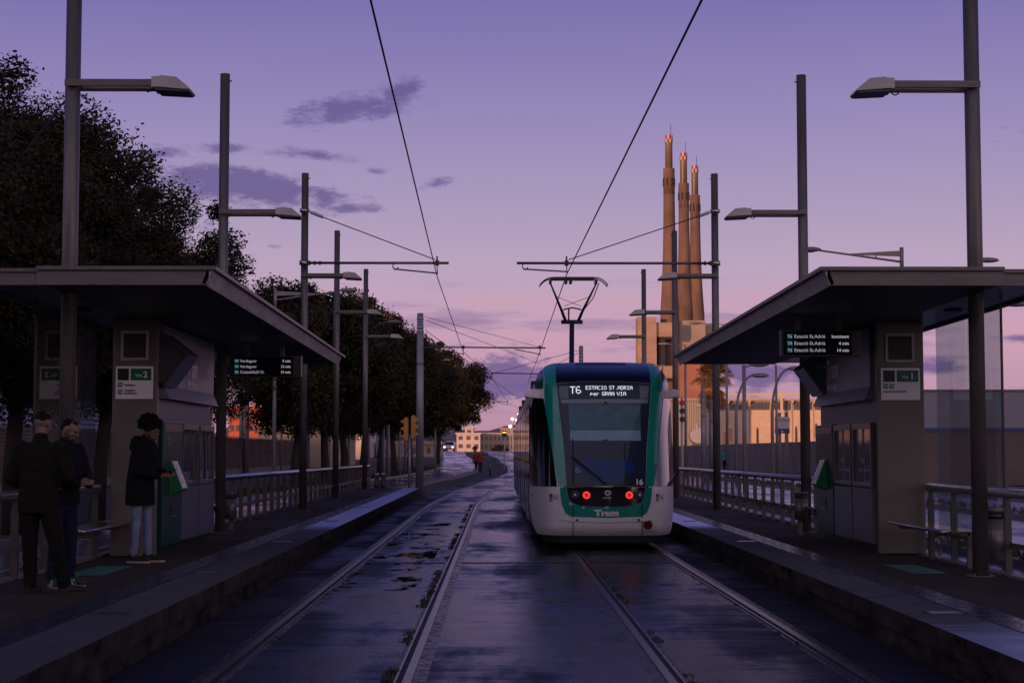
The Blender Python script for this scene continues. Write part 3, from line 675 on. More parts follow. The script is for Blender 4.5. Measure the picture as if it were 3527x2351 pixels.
labL=['tall grey floodlight post rising through the near end of the left shelter','grey floodlight post rising through the far end of the left shelter','left floodlight post carrying the overhead wire bracket','slim floodlight post on the left platform, fourth from the camera','farthest floodlight post of the left platform']
labR=['tall grey floodlight post at the right frame edge, through the right shelter','grey floodlight post rising through the far end of the right shelter','right floodlight post carrying the overhead wire bracket, before the chimneys','slim floodlight post just right of the tram, fourth from the camera','farthest right floodlight post, seen above the tram roof']
post=None
XL=[-4.80,-4.75,-4.55,-4.78,-4.75]; XR=[5.38,5.30,5.13,5.27,5.27]
for i,y in enumerate(PY):
    if post is None: post=flood_post(labL[0],XL[0],y,0)
    else: dup(post,(XL[i],y,PZ),0,labL[i])
for i,y in enumerate(PY): dup(post,(XR[i],y,PZ),PI,labR[i])
# brackets, tubes and stays at 38.8 m
M_ZINC=mat('bracket tube',(.10,.10,.11),.4,.6)
def cantilever(lab,y,px,tip,z,wx,wz,top,side):
    d=1 if tip>px else -1
    t=thing('wire_bracket',lab,'wire bracket',(px,y,z),group='overhead wire brackets')
    L=abs(tip-px)
    b=MB().cyl((d*.13,0,0),(d*L,0,0),.032,n=10); b.build('bracket_tube',M_ZINC,t)
    b=MB()
    for k in range(5): b.cyl((d*(.13+.06*k),0,0),(d*(.16+.06*k),0,0),.055 if k%2==0 else .03,n=10)
    b.box(d*.09-.03,-.05,-.06,d*.09+.03,.05,.06); b.build('insulator',M_BLACK,t)
    MB().cyl((0,0,-.05),(0,0,.05),.098,n=20).build('pole_clamp',mat('shiny band',(.5,.45,.4),.25,.9),t)
    w=wx-px
    b=MB().box(w-.045,-.045,-.06,w+.045,.045,.06).path([(w,0,-.05),(w+.01,0,wz-z+.02)],.012,6); b.cyl((w+d*.0,0,.06),(w,0,.16),.02,n=6)
    q=wx-px-d*1.15 if side<0 else wx-px-d*-.0
    b.build('wire_clamp',M_BLACK,t)
    s=-1.02
    b=MB().cyl((w+s,0,-.14),(w,0,wz-z+.05),.018,n=8).path([(w+s,0,0),(w+s-.02,0,-.1),(w+s+.05,0,-.16),(w+s+.12,0,-.10)],.014,6); b.build('registration_arm',M_ZINC,t)
    if top:
        b=MB().cyl((d*.05,0,top-z),(w-d*.05,0,.08),.012,n=6); b.build('stay_wire',M_CABLE,t)
        MB().cyl((0,0,top-z-.04),(0,0,top-z+.04),.098,n=20).build('pole_clamp',MATS['shiny band'],t)
        v=Vector((w-d*.1,0,.08-(top-z))).normalized()
        p0=Vector((d*.06,0,top-z)); b=MB().box(d*.1-.03,-.04,top-z-.04,d*.1+.03,.04,top-z+.04)
        b.bar(p0+v*.1+Vector((0,0,.03)),p0+v*.42+Vector((0,0,.03)),.02,.02).bar(p0+v*.1-Vector((0,0,.03)),p0+v*.42-Vector((0,0,.03)),.02,.02); b.build('turnbuckle',M_ZINC,t)
    return t
YB=38.6
cantilever('overhead wire bracket on the left post, before the violet sky',YB,-4.55,bx(1030,YB),6.13,bx(1003,YB),5.84,7.36,-1)
cantilever('overhead wire bracket on the right post, above the pantograph',YB,5.13,bx(1187,YB),6.13,bx(1302,YB),5.88,7.36,1)
# round octagonal mast behind the platform end
def mast(lab,x,y,h,r):
    t=thing('wire_mast',lab,'mast',(x,y,gz(y)),group='thick grey overhead line masts')
    MB().cyl((0,0,0),(0,0,h),r*1.12,r*.85,n=8).build('mast_tube',mat('mast grey zinc',(.22,.22,.25),.45,.3,var=.2,vscale=2),t)
    b=MB(); 
    for z in (h-.2,h-.55,h-.7): b.cyl((0,0,z-.03),(0,0,z+.03),r*.95,n=8)
    b.build('clamp',MATS['shiny band'],t); MB().cyl((0,0,h*.72-.03),(0,0,h*.72+.03),r*1.0,n=8).build('joint_collar',M_STEEL,t)
    return t
mast('thick grey line mast beyond the end of the left platform beside the traffic lights',-3.05,65,7.15,.145)
mast('line mast poking up behind the tram roof beside the pantograph',bx(1335,86),86,7.2,.125)
mast('distant line mast seen low between the shelter and the tram on the right',bx(1616,95),95,5.2,.16); mast('distant line mast near the palm on the right',bx(1637,100),100,4.9,.22)
def span(lab,y,xa,xb,z,cl,px=None):
    t=thing('wire_bracket',lab,'wire bracket',(xa,y,z),group='overhead wire brackets')
    MB().cyl((0,0,0),(xb-xa,0,-.03),.03,n=8).build('bracket_tube',M_ZINC,t)
    b=MB()
    for c_ in cl: 
        w=c_-xa; b.box(w-.05,-.05,-.06,w+.05,.05,.06).path([(w,0,-.06),(w+.01,0,-.33)],.014,6).cyl((w-1.0,0,-.08),(w,0,-.28),.018,n=6)
    b.build('wire_clamp',M_BLACK,t); return t
span('long overhead tube from the grey mast across both tracks',65,-2.9,bx(1253,65),bz(797,65),[bx(1064,65),bx(1240,65)])
span('overhead tube above the far tracks, left of the tram roof',90,bx(1127,90),bx(1240,90),bz(857,90),[bx(1130,90)])
span('small distant overhead tube above the far tracks',138,bx(1140,138),bx(1166,138),bz(922,138),[bx(1166,138)])
# wires
def wire(lab,pts,r=.011,cat='overhead wire',sag=0,group='overhead wires'):
    P=[]
    for a,b_ in zip(pts,pts[1:]):
        for k in range(8):
            f=k/8; P.append((a[0]+(b_[0]-a[0])*f,a[1]+(b_[1]-a[1])*f,a[2]+(b_[2]-a[2])*f-sag*4*f*(1-f)))
    P.append(pts[-1]); x0=Vector(P[0]); t=MB().path([Vector(p)-x0 for p in P],r,6).build('overhead_wire',M_CABLE)
    t.location=x0; return tag(t,lab,cat,group)
wire('left contact wire running from overhead down to the far tracks',[(-.85,-3,5.86),(-1.17,15.1,5.86),(bx(1003,YB),YB,5.82),(bx(1064,65),65,5.62),(bx(1129,90),90,bz(866,90)),(bx(1166,138),138,bz(924,138)),(bx(1195,175),175,bz(940,175))],.012)
wire('right contact wire running from overhead to the tram pantograph',[(2.05,-3,5.86),(1.87,15.1,5.86),(bx(1302,YB),YB,5.86),(bx(1240,65),65,5.62),(bx(1212,90),90,5.4)],.012)
for (u0,v0,u1,v1,y0,y1,lab) in ((975,727,1250,800,65.0,95,'thin stay wire from the mast top, upper of the fan'),(978,735,1240,835,65.,100,'thin stay wire from the mast top, second of the fan'),(976,757,1190,915,65.,120,'thin stay wire from the mast top, steepest of the fan'),
       (1335,803,1130,858,86,90,'thin stay wire slanting from behind the tram to the far tube'),(1333,808,1215,870,86,110,'lower thin stay wire slanting from the mast behind the tram')):
    wire(lab,[(bx(u0,y0),y0,bz(v0,y0)),(bx(u1,y1),y1,bz(v1,y1))],.012)
# ================================================================== TRAFFIC LIGHTS, BOLLARDS, STREET LAMPS
M_TL=mat('yellow signal housing',(.42,.20,.035),.45,var=.1)
t=thing('traffic_light','yellow back to back traffic lights on a grey pole beside the line mast','traffic light',(bx(941.5,64),64,0))
MB().cyl((0,0,0),(0,0,2.35),.055,.05,n=12).build('pole',MATS['mast grey zinc'],t); MB().box(-.14,-.04,2.08,.16,.04,2.14).build('bracket',M_BEAM,t)
for sx_,lab,dz in ((-1,None,0),(1,None,.08)):
    x=sx_*.14; b=MB().box(x-.085,-.13,2.15+dz,x+.085,.13,3.0+dz).box(x-.04,-.03,3.0+dz,x+.04,.03,3.05+dz); h=b.build('signal_head',M_TL,t,bevel=.015)
    for k in range(3):
        z=2.29+dz+k*.28; a=x+sx_*.086
        MB().cyl((a,0,z),(a+sx_*.004,0,z),.095,n=16).build('lamp',M_BLACK,h)
        b=MB(); b.add([(a,-.10,z+.11),(a,.10,z+.11),(a+sx_*.15,.08,z+.03),(a+sx_*.15,-.08,z+.03),(a,-.11,z-.06),(a,.11,z-.06)],[(0,1,2,3),(0,3,4),(1,5,2)]); b.build('visor',M_TL,h,fix=False)
for i,u in enumerate((866.5,882.)):
    y=63.5; o=thing('bollard',('left','right')[i]+' one of two black bollards with pale tops at the end of the left railing','bollard',(bx(u,y),y,0),group='black bollards with pale tops')
    MB().cyl((0,0,0),(0,0,.83),.09,n=12).build('post',M_BLACK,o); MB().cyl((0,0,.832),(0,0,.90),.09,.08,n=12).build('cap',M_PALE,o)
for u,v0,y,hh,lab in ((812,1078,78,1.0,'dark red post with white bands behind the left railing'),(1126,1060,115,.9,'small black post beside the far tracks by the tram'),(983,1132,56,1.0,'red and white post seen through the left railing')):
    if u==983: continue
    o=thing('marker_post',lab,'post',(bx(u,y),y,gz(y)),group='marker posts'); MB().cyl((0,0,0),(0,0,hh),.06,n=10).build('post',mat('dark red post',(.12,.012,.015),.5) if u==812 else M_BLACK,o); MB().cyl((0,0,hh*.8),(0,0,hh*.88),.065,n=10).build('band',M_PALE,o)
# street lamps : truss arm type
M_LAMP=mat('lamp post grey',(.17,.165,.175),.45,.1,var=.15)
def street_lamp(lab,x,y,h,arm,rz):
    t=thing('street_lamp',lab,'street lamp',(x,y,gz(y)),rz,group='street lamps with long arms')
    b=MB().cyl((0,0,0),(0,0,h-1.1),.10,.085,n=12).cyl((0,0,h-1.1),(0,0,h-.95),.12,n=12).cyl((0,0,h-.95),(0,0,h),.075,n=12); b.build('pole',M_LAMP,t)
    b=MB().cyl((0,0,h-.55),(arm-.6,0,h-.12),.045,.035,n=8).prism([(0,h-.12),(0,h-.35),(2.0,h-.28),(2.0,h-.24)],-.02,.02).box(.95,-.015,h-.42,1.0,.015,h-.25); b.build('arm',M_LAMP,t)
    b=MB().ell((arm-.25,0,h-.08),(.42,.17,.10),14,8); hd=b.build('lamp_head',M_LAMP,t); MB().ell((arm-.2,0,h-.13),(.3,.13,.07),12,6).build('lens',M_BEAM,hd)
    return t
L1=street_lamp('grey truss arm street lamp before the trees, between the left posts',bx(631,78),78,bz(662,78),3.7,0)
dup(L1,(bx(2078,62),62,0),PI,'grey truss arm street lamp above the right shelter roof')
def simple_lamp(lab,u,y,vtop,arm,side,lit=False):
    z=bz(vtop,y)-gz(y); t=thing('street_lamp',lab,'street lamp',(bx(u,y),y,gz(y)),0 if side>0 else PI,group='curved arm street lamps')
    pts=[(0,0,0),(0,0,z*.62)]+[(arm*.9*(1-math.cos(a))*.62,0,z*.62+(z*.38)*math.sin(a)) for a in [R(q) for q in (15,30,45,60,75,88)]]
    MB().path(pts,[.09,.08]+[.06]*6,8).build('pole',M_LAMP,t)
    MB().ell((arm*.78,0,z),(.48,.18,.12),12,8).build('lamp_head',M_LAMP,t); return t
simple_lamp('curved lamp post before the sunlit wall, left of the billboard, lower one',1691,85,862,1.6,1); simple_lamp('curved lamp post before the sunlit wall, taller one',1774,80,846,1.6,1)
dup(L1,(-9.55,97,0),0,'truss arm street lamp with its head above the far trees, left of the line mast'); dup(L1,(-8.2,118,0),0,'truss arm street lamp with its head just right of the line mast'); dup(L1,(-7.7,138,0),0,'sunlit truss arm street lamp before the last street trees')
def strt(lab,u,y,vt,r=.09,head=None,side=-1,arm=0):
    z=bz(vt,y); t=thing('lamp_post',lab,'lamp post',(bx(u,y),y,0),group='distant straight posts'); MB().cyl((0,0,0),(0,0,z),r,r*.8,n=10).build('pole',M_LAMP,t)
    if arm: 
        MB().cyl((0,0,z-.1),(side*arm,0,z),.035,n=6).build('arm',M_LAMP,t); MB().ell((side*(arm+.3),0,z+.02),(.42,.16,.1),12,6).build('lamp_head',M_LAMP,t)
    return t
strt('straight post with small floodlight before the sunlit wall',1710,70,838,.1,None,1,.35); strt('thin straight post before the sunlit wall by the billboard',1784,95,838,.08)
strt('straight post partly behind the dark shelter post at right',1948,70,840,.1); strt('lamp post beside the power station with a long arm',1670,105,742,.09,None,-1,1.7)
strt('lamp post behind the slim posts with arm before the power station',1575,110,790,.09,None,-1,1.1); strt('low lamp above the tram roof at its right',1522,120,837,.08,None,-1,.7)
strt('tapered lamp post behind the near right post',2243,60,596,.06,None,1,.25)
strt('slim lamp head at the right frame edge',2405,48,697,.08,None,-1,.5)
for i,(u,v,y,r) in enumerate(((556,872,130,.19),(568,872,130,.22),(709,870,128,.13),(757,985,128,.10),(648,930,120,.08))):
    strt(['dark line post left of a pair beyond the slatted fence','dark line post right of a pair beyond the slatted fence','thin dark post beyond the slatted fence in a tree gap','thin post in the gap under the trees','short post in the tree gap'][i],u,y,v,r)
for i,(u,y,v) in enumerate(((803,92,960),(892,105,975),(882,104,985),(1000,140,985),(919,112,990),(848,96,960))):
    strt(['grey post between dark trunks, leftmost','thick grey post between dark trunks','thin grey post between dark trunks','grey post at the last tree trunk','grey post left of the traffic light','grey post among the middle trunks'][i],u,y,v,.13 if i==1 else .09)
# billboard behind the wall
t=thing('billboard','pale billboard with dark foot on two posts before the sunlit wall','billboard',(bx(1797,118),118,0))
Yb=118; x0=bx(1783,Yb)-bx(1797,Yb); x1=-x0*1.2; z0=bz(995,Yb); z1=bz(957,Yb)
for x in (x0*.4,x1*.6): MB().box(x-.1,.05,0,x+.1,.2,z1+.3).build('post',M_BEAM,t)
MB().box(x0-.1,-.02,z0+.35,x1,.04,z1).build('panel',M_PALE,t); MB().box(x0-.1,-.03,z0,x1,.04,z0+.345).build('foot_band',mat('dark violet',(.03,.02,.10),.5),t)
text('panel_text','endesa',.36,face_cam(x0+.0,-.03,z0+.85),M_PANEL,t)
MB().box(x0+.35,-.035,z0+.09,x1-.45,-.031,z0+.2).build('foot_text',M_PALE,t)
# red pedestrian signal peeking right of the tram
t=thing('tram_signal','stacked dark signal with a red disc right of the tram','signal',(bx(1566.5,66),66,0)); MB().cyl((0,0,0),(0,0,3.9),.05,n=8).build('pole',M_PALE,t)
for k in range(3): MB().cyl((0,-.02,3.0+.33*k),(0,-.12,3.0+.33*k),.11,n=14).build('signal_head',mat('signal red',(.35,.02,.02),.4) if k==2 else M_BLACK,t)
# yellow lit tram signal far centre, lamps lit far centre
t=thing('tram_signal','far black signal with a lit yellow bar left of the tram','signal',(bx(1158.5,150),150,gz(150))); MB().cyl((0,0,0),(0,0,bz(995,150)-gz(150)),.06,n=8).build('pole',M_PALE,t)
zz=bz(995,150)-gz(150); MB().box(-.22,-.1,zz-.3,.22,.1,zz+.25).build('signal_head',M_BLACK,t); MB().box(-.17,-.12,zz+.02,.17,-.101,zz+.14).build('lit_bar',mat('yellow lit bar',(.5,.3,0),.5,emit=(1,.55,.05),es=1.6),t)
M_LIT=mat('lit lamp',(1,1,1),.5,emit=(1,.86,.66),es=3.)
for i,(u,v,y) in enumerate(((1172,980,330),(1177,963,360),(1188,966,330),(1190,952,380))):
    z=bz(v,y)-gz(y); t=thing('lit_street_lamp',['lit street lamp glowing left of the tram, lowest','lit street lamp glowing left of the tram, upper left','lit street lamp glowing close to the tram side','highest small lit street lamp beside the tram'][i],'street lamp',(bx(u,y),y,gz(y)),group='lit street lamps far beyond the crest')
    MB().cyl((0,0,0),(0,0,z),.13,.09,n=8).build('pole',M_PALE,t); MB().ell((0,-.2,z+.1),(.36,.3,.3) if i!=3 else (.2,.2,.2),12,8).build('lamp',M_LIT,t)
# ================================================================== TRAM
TX=1.90; TY=29.0
def tlat(x):
    a=abs(x)
    if a<.85: return .10*(a/.85)**2
    t=(a-.85)/.48; return .10+.235*(a-.85)+1.15*t**2.2
def tver(z):
    v=0
    if z<.45: v+=.12*((.45-z)/.2)**2
    if z>1.1: v+=.45*((z-1.1)/1.65)
    if z>2.75: v+=.95*((z-2.75)/.62)**3
    return v
def tdep(x,z): return tlat(x)+tver(z)
def tnorm(x,z):
    e=.004; fx=(tdep(x+e,z)-tdep(x-e,z))/(2*e); fz=(tdep(x,z+e)-tdep(x,z-e))/(2*e)
    return Vector((fx,-1,fz)).normalized()
tram=thing('tram','white and green tram standing at the right platform with red tail lamps lit','tram',(TX,TY,0))
def patch(name,poly,off,m,parent=tram,step=.06,smooth=True):
    bm=bmesh.new(); vs=[bm.verts.new((x,0,z)) for x,z in poly]; bm.faces.new(vs)
    x0=min(p[0] for p in poly); x1=max(p[0] for p in poly); z0=min(p[1] for p in poly); z1=max(p[1] for p in poly)
    k=math.floor(x0/step)*step
    while k<x1:
        if x0<k: bmesh.ops.bisect_plane(bm,geom=bm.verts[:]+bm.edges[:]+bm.faces[:],plane_co=(k,0,0),plane_no=(1,0,0))
        k+=step
    k=math.floor(z0/step)*step
    while k<z1:
        if z0<k: bmesh.ops.bisect_plane(bm,geom=bm.verts[:]+bm.edges[:]+bm.faces[:],plane_co=(0,0,k),plane_no=(0,0,1))
        k+=step
    bmesh.ops.triangulate(bm,faces=[f for f in bm.faces if len(f.verts)>4])
    for v in bm.verts:
        x,z=v.co.x,v.co.z; p=Vector((x,tdep(x,z),z))+tnorm(x,z)*off; v.co=p
    bm.normal_update()
    for f in bm.faces:
        if f.normal.y>0: f.normal_flip()
        f.smooth=smooth
    me=bpy.data.meshes.new(name); bm.to_mesh(me); bm.free(); me.materials.append(m)
    return link(bpy.data.objects.new(name,me),parent)
sh=lambda pts,d=.05:[(x+d,z) for x,z in pts]
mir=lambda pts:[(-x,z) for x,z in pts]
HS=[(0,.255),(1.18,.26),(1.225,.33),(1.28,.6),(1.30,.86),(1.30,1.1),(1.30,1.6),(1.285,2.0),(1.27,2.5),(1.23,2.81),(1.20,2.98),(1.14,3.14),(1.05,3.27),(.95,3.33),(.85,3.355),(.45,3.372),(0,3.376)]
sil=HS+[(-x,z) for x,z in HS[::-1][1:-1]]
body=patch('body_shell',sil,0,M_WHITE)
M_DGL=mat('dark tram glazing backing',(.005,.010,.030),.5)
M_TGLASS=glass('tram windscreen glass',(.78,.88,.96),.45,1.5)
# green band, pillars, roof
GUo=[(-.807,1.10),(-.80,.957),(-.775,.80),(-.71,.65),(-.62,.592),(0,.572)]; GUi=[(0,.752),(-.42,.776),(-.60,.825),(-.665,.92),(-.695,1.10)]
patch('green_bumper_band',GUo+[(-x,z) for x,z in GUo[::-1][1:]]+[(-x,z) for x,z in GUi[::-1]][0:-1]+[GUi[0]]+GUi[1:],.004,M_GREEN)
for s in (-1,1):
    P=[(.70,1.115),(.83,1.115),(.905,1.52),(.985,1.99),(1.04,2.49),(1.06,2.82),(1.045,3.04),(1.07,3.22),(1.03,3.285),(.94,3.325),(.855,3.348),(.853,2.94),(.79,2.28),(.735,1.79)]
    patch('green_pillar',[(s*x,z) for x,z in P],.006,M_GREEN)
    P=[(1.20,2.87),(1.215,2.96),(1.155,3.13),(1.095,3.215),(1.075,3.20),(1.06,3.04),(1.075,2.86)]
    patch('roof_side_fairing',[(s*x,z) for x,z in P],.014,mat('dark green fairing',(.0,.085,.075),.2,coat=.6))
    P=[(1.286,2.0),(1.268,2.5),(1.245,2.69),(1.07,2.68),(1.01,2.29),(.94,1.79),(.855,1.115),(1.285,1.112),(1.297,1.6)]
    w_=patch('cab_side_window',[(s*x,z) for x,z in P],.005,M_DGL); patch('window_glass',[(s*x*.999,z) for x,z in P],.014,mat('glossy dark glass',(.004,.006,.008),.04,coat=1.,spec=.8),w_)
patch('navy_roof_cap',[(-.85,3.345),(-.45,3.364),(.45,3.364),(.85,3.345),(.85,2.945),(.40,2.975),(-.40,2.975),(-.85,2.945)],.005,M_NAVY)
b_=patch('front_screen_backing',[(-.85,2.94),(-.40,2.97),(.40,2.97),(.85,2.94),(.785,2.28),(.73,1.79),(.695,1.112),(0,1.135),(-.695,1.112),(-.73,1.79),(-.785,2.28)],.004,M_DGL)
patch('windscreen',[(-.84,2.925),(-.40,2.955),(.40,2.955),(.84,2.925),(.775,2.28),(.72,1.79),(.69,1.125),(0,1.145),(-.69,1.125),(-.72,1.79),(-.775,2.28)],.02,M_TGLASS)
patch('lamp_mask',[(-.69,1.098),(0,1.128),(.69,1.098),(.66,.92),(.595,.828),(.42,.778),(0,.756),(-.42,.778),(-.595,.828),(-.66,.92)],.006,mat('gloss black mask',(.010,.010,.011),.06,coat=1.))
patch('mask_seam',[(-.74,1.098),(0,1.132),(.74,1.098),(.74,1.11),(0,1.144),(-.74,1.11)],.022,M_BLACK)
# destination sign
patch('sign_bed',[(-.63,2.90),(.63,2.905),(.625,2.675),(-.63,2.675)],.008,mat('sign bed',(.004,.005,.016),.5))
for s in (-1,1): patch('sign_side_panel',[(s*.635,2.895),(s*.80,2.888),(s*.785,2.672),(s*.635,2.672)],.008,mat('grey inner panel',(.17,.20,.18),.6))
patch('cross_bar',[(-.77,2.65),(.79,2.655),(.775,2.580),(-.758,2.580)],.009,mat('grey inner bar',(.27,.30,.28),.6))
patch('sun_blind',[(-.64,2.562),(.64,2.562),(.63,2.10),(-.62,2.10)],.008,mat('blind cloth',(.095,.185,.205),.8,var=.25,vscale=5))
patch('blind_hem',[(-.62,2.098),(.63,2.098),(.632,1.915),(-.618,1.915)],.009,mat('blind hem cloth',(.34,.46,.48),.8,var=.12,vscale=5))
patch('driver_seat',[(-.52,1.50),(-.32,1.585),(.08,1.60),(.38,1.585),(.53,1.49),(.47,1.36),(.29,1.32),(.28,1.20),(-.28,1.20),(-.29,1.32),(-.46,1.36)],.007,mat('blue seat',(.006,.05,.20),.8,var=.3))
patch('blind_clip',[(-.05,1.94),(.05,1.94),(.05,1.88),(-.05,1.88)],.0095,M_BLACK)
def onf(x,z,off): return Vector((x,tdep(x,z),z))+tnorm(x,z)*off
def face_M(x,z,off):
    n=tnorm(x,z); r=Vector((1,0,0)); r=(r-n*r.dot(n)).normalized(); u=n.cross(r); 
    M=Matrix((( r.x,u.x,n.x),(r.y,u.y,n.y),(r.z,u.z,n.z))).to_4x4(); M.translation=onf(x,z,off); return M
def disc(name,x,z,r,m,off,parent=tram,ring=0,h=.012):
    M=face_M(x,z,off); b=MB(); n=24
    if ring:
        p=[(math.cos(2*PI*i/n)*q,math.sin(2*PI*i/n)*q,0) for q in (r,ring) for i in range(n)]
        b.add(p,[(i,(i+1)%n,n+(i+1)%n,n+i) for i in range(n)])
    else: b.cyl((0,0,0),(0,0,h),r,n=n)
    b.xf(M); return b.build(name,m,parent,fix=not ring)
M_RED=mat('tail lamp red',(.8,.02,.02),.3,emit=(1.,.02,.015),es=2.6); M_REDC=mat('tail lamp core',(.4,.02,.03),.3,emit=(1,.16,.12),es=.35)
for x in (-.345,.40): 
    q=disc('tail_lamp',x,.968,.07,mat('dark red lens',(.10,.005,.01),.2,coat=1),.009); disc('lamp_ring',x,.968,.062,M_RED,.022,q,ring=.034); disc('lamp_core',x,.968,.016,M_REDC,.022,q,h=.004)
M_LENS=mat('lamp lens grey',(.10,.10,.10),.12,.5,coat=1)
for x in (-.54,.585): q=disc('headlamp',x,.975,.062,M_LENS,.009); disc('bulb',x,.975,.022,M_WHITE,.022,q,h=.006); disc('lamp_rim',x,.975,.07,M_KSTEEL,.0225,q,ring=.060)
disc('bumper_reflector',.725,.445,.085,mat('dark red reflector',(.16,.008,.012),.25,coat=.6),.002); disc('reflector_rim',.725,.445,.097,mat('pale ring',(.55,.5,.5),.4),.016,ring=.084)
# bumper details
P=[(-.82,.560),(-.664,.577),(.03,.552),(.716,.576),(.855,.560),(.70,.512),(.03,.495),(-.70,.512)]
patch('bumper_ridge',P,.022,M_WHITE)
b=MB()
for x in (-.578,.628):
    pts=[onf(x,z,.012) for z in [.27+.05*i for i in range(12)]]; b.path(pts,.007,6)
b.build('bumper_seam',M_BLACK,tram)
for x in (-.51,.565): disc('bumper_bolt',x,.535,.02,M_BLACK,.02)
# wordmark and numbers
text('wordmark','Tram',.142,face_M(-.205,.612,.010),M_TEXTW,tram,bold=.009,sx=1.34)
text('fleet_number','16',.140,face_M(.505,1.145,.030),M_TEXTW,tram,bold=.007)
q=disc('maker_emblem',.02,1.005,.047,M_TEXTW,.012,ring=.026); text('maker_name','ALSTOM',.038,face_M(-.062,.907,.012),M_TEXTW,tram,bold=.0012,sx=.95)
b=MB(); M=face_M(.075,1.01,.012); b.path([(-.008,-.04,0),(.006,-.012,0),(.006,.012,0),(-.008,.04,0)],.004,5); b.xf(M); b.build('emblem_arc',M_TEXTW,tram)
for s,x in ((-1,-.985),(1,.875)):
    patch('owner_decal',[(x,.985),(x+.055,.985),(x+.055,.93),(x,.93)],.007,M_SGREEN); patch('owner_decal',[(x,.925),(x+.05,.925),(x+.05,.85),(x,.85)],.007,mat('decal grey',(.25,.26,.26),.6))
    text('decal_text','Àrea Metro',.026,face_M(x+.07,.95,.012),mat('decal print',(.3,.33,.33),.6),tram,sx=.9); text('decal_text','Transport\nMetropolità',.024,face_M(x+.07,.92,.012),M_TEXTD,tram,sx=.8)
text('side_wordmark','Tram',.058,face_M(-1.268,.925,.012),M_SGREEN,tram,bold=.001,sx=.6)
# wheelchair pictogram
patch('access_sticker',[(-.555,1.46),(-.42,1.46),(-.42,1.335),(-.555,1.335)],.024,mat('sticker blue',(.01,.035,.18),.5))
M=face_M(-.487,1.395,.028); b=MB()
b.path([(.035*math.cos(a)-.004,.032*math.sin(a)-.014,0) for a in [R(q) for q in range(120,372,21)]],.005,5); b.path([(-.012,.035,0),(-.008,-.0,0),(.022,-.002,0),(.036,-.038,0),(.046,-.034,0)],.005,5); b.ell((-.014,.048,0),(.009,.009,.004),8,6)
b.xf(M); b.build('access_pictogram',M_TEXTW,tram)
# wipers
b=MB(); b.path([onf(-.57,1.95,.03),onf(-.57,1.61,.04),onf(-.572,1.13,.035)],.008,6); b.bar(onf(-.578,1.625,.05),onf(-.03,1.17,.05),.03,.02); b.bar(onf(-.55,1.57,.045),onf(-.07,1.19,.045),.012,.012); b.ell(onf(-.575,1.61,.04),(.03,.03,.03),8,6); b.build('wiper',M_BLACK,tram)
# camera dome
b=MB(); b.ell(onf(.005,2.59,.02),(.048,.04,.048),14,10); q=b.build('camera_dome',M_PALE,tram); MB().ell(onf(.005,2.585,.055),(.022,.018,.022),10,8).build('camera_lens',M_BLACK,q)
# LED letters
FONT={'E':'1f 10 10 1e 10 10 1f','S':'0f 10 10 0e 01 01 1e','T':'1f 04 04 04 04 04 04','A':'0e 11 11 1f 11 11 11','C':'0f 10 10 10 10 10 0f','I':'0e 04 04 04 04 04 0e','O':'0e 11 11 11 11 11 0e','.':'00 00 00 00 00 00 04',
'D':'1e 11 11 11 11 11 1e','R':'1e 11 11 1e 14 12 11','G':'0f 10 10 17 11 11 0e','N':'11 19 19 15 13 13 11','V':'11 11 11 11 0a 0a 04','6':'0e 10 10 1e 11 11 0e','p':'00 00 1e 11 1e 10 10','e':'00 00 0e 11 1f 10 0e','r':'00 00 16 18 10 10 10',' ':''}
def led(s,x,z,pt,adv=6,rad=.42,bold=1):
    b=MB(); cx=x
    for ch in s:
        if ch==' ': cx+=pt*4; continue
        rows=[int(q,16) for q in FONT[ch].split()]
        for r_,v in enumerate(rows):
            for c_ in range(5):
                if v>>(4-c_)&1:
                    for k in range(bold):
                        p=onf(cx+(c_+k*.5)*pt,z-r_*pt,.0135); q=pt*rad; n=8
                        b.add([(p.x+q*math.cos(2*PI*i/n),p.y+.45*.27*0,p.z+q*math.sin(2*PI*i/n)) for i in range(n)],[tuple(range(n))])
        cx+=pt*(adv if ch!='.' else 5)
    return b
M_LEDW=mat('led dots',(.5,.5,.5),.5,emit=(1,.90,.95),es=1.25)
led('T6',-.598,2.872,.0185,5.6,.5,1).build('sign_letters',M_LEDW,tram,fix=False); led('ESTACIO ST.ADRIA',-.325,2.884,.0094,5.75,.52).build('sign_letters',M_LEDW,tram,fix=False)
led('per GRAN VIA',-.245,2.778,.0096,5.9,.52).build('sign_letters',M_LEDW,tram,fix=False)
# mirror pods
for s in (-1,1):
    b=MB(); prof=[(1.06,2.68),(1.08,2.78),(1.15,2.835),(1.26,2.855),(1.385,2.845),(1.41,2.72),(1.26,2.70)]
    b.prism([(s*x,z) for x,z in prof],1.02,1.42); b.build('mirror_pod',M_WHITE,tram,bevel=.015)
    b=MB().ell((s*1.335,1.55,1.30),(.03,.04,.045),10,8); b.build('side_marker',mat('small red marker',(.3,.01,.01),.3),tram)
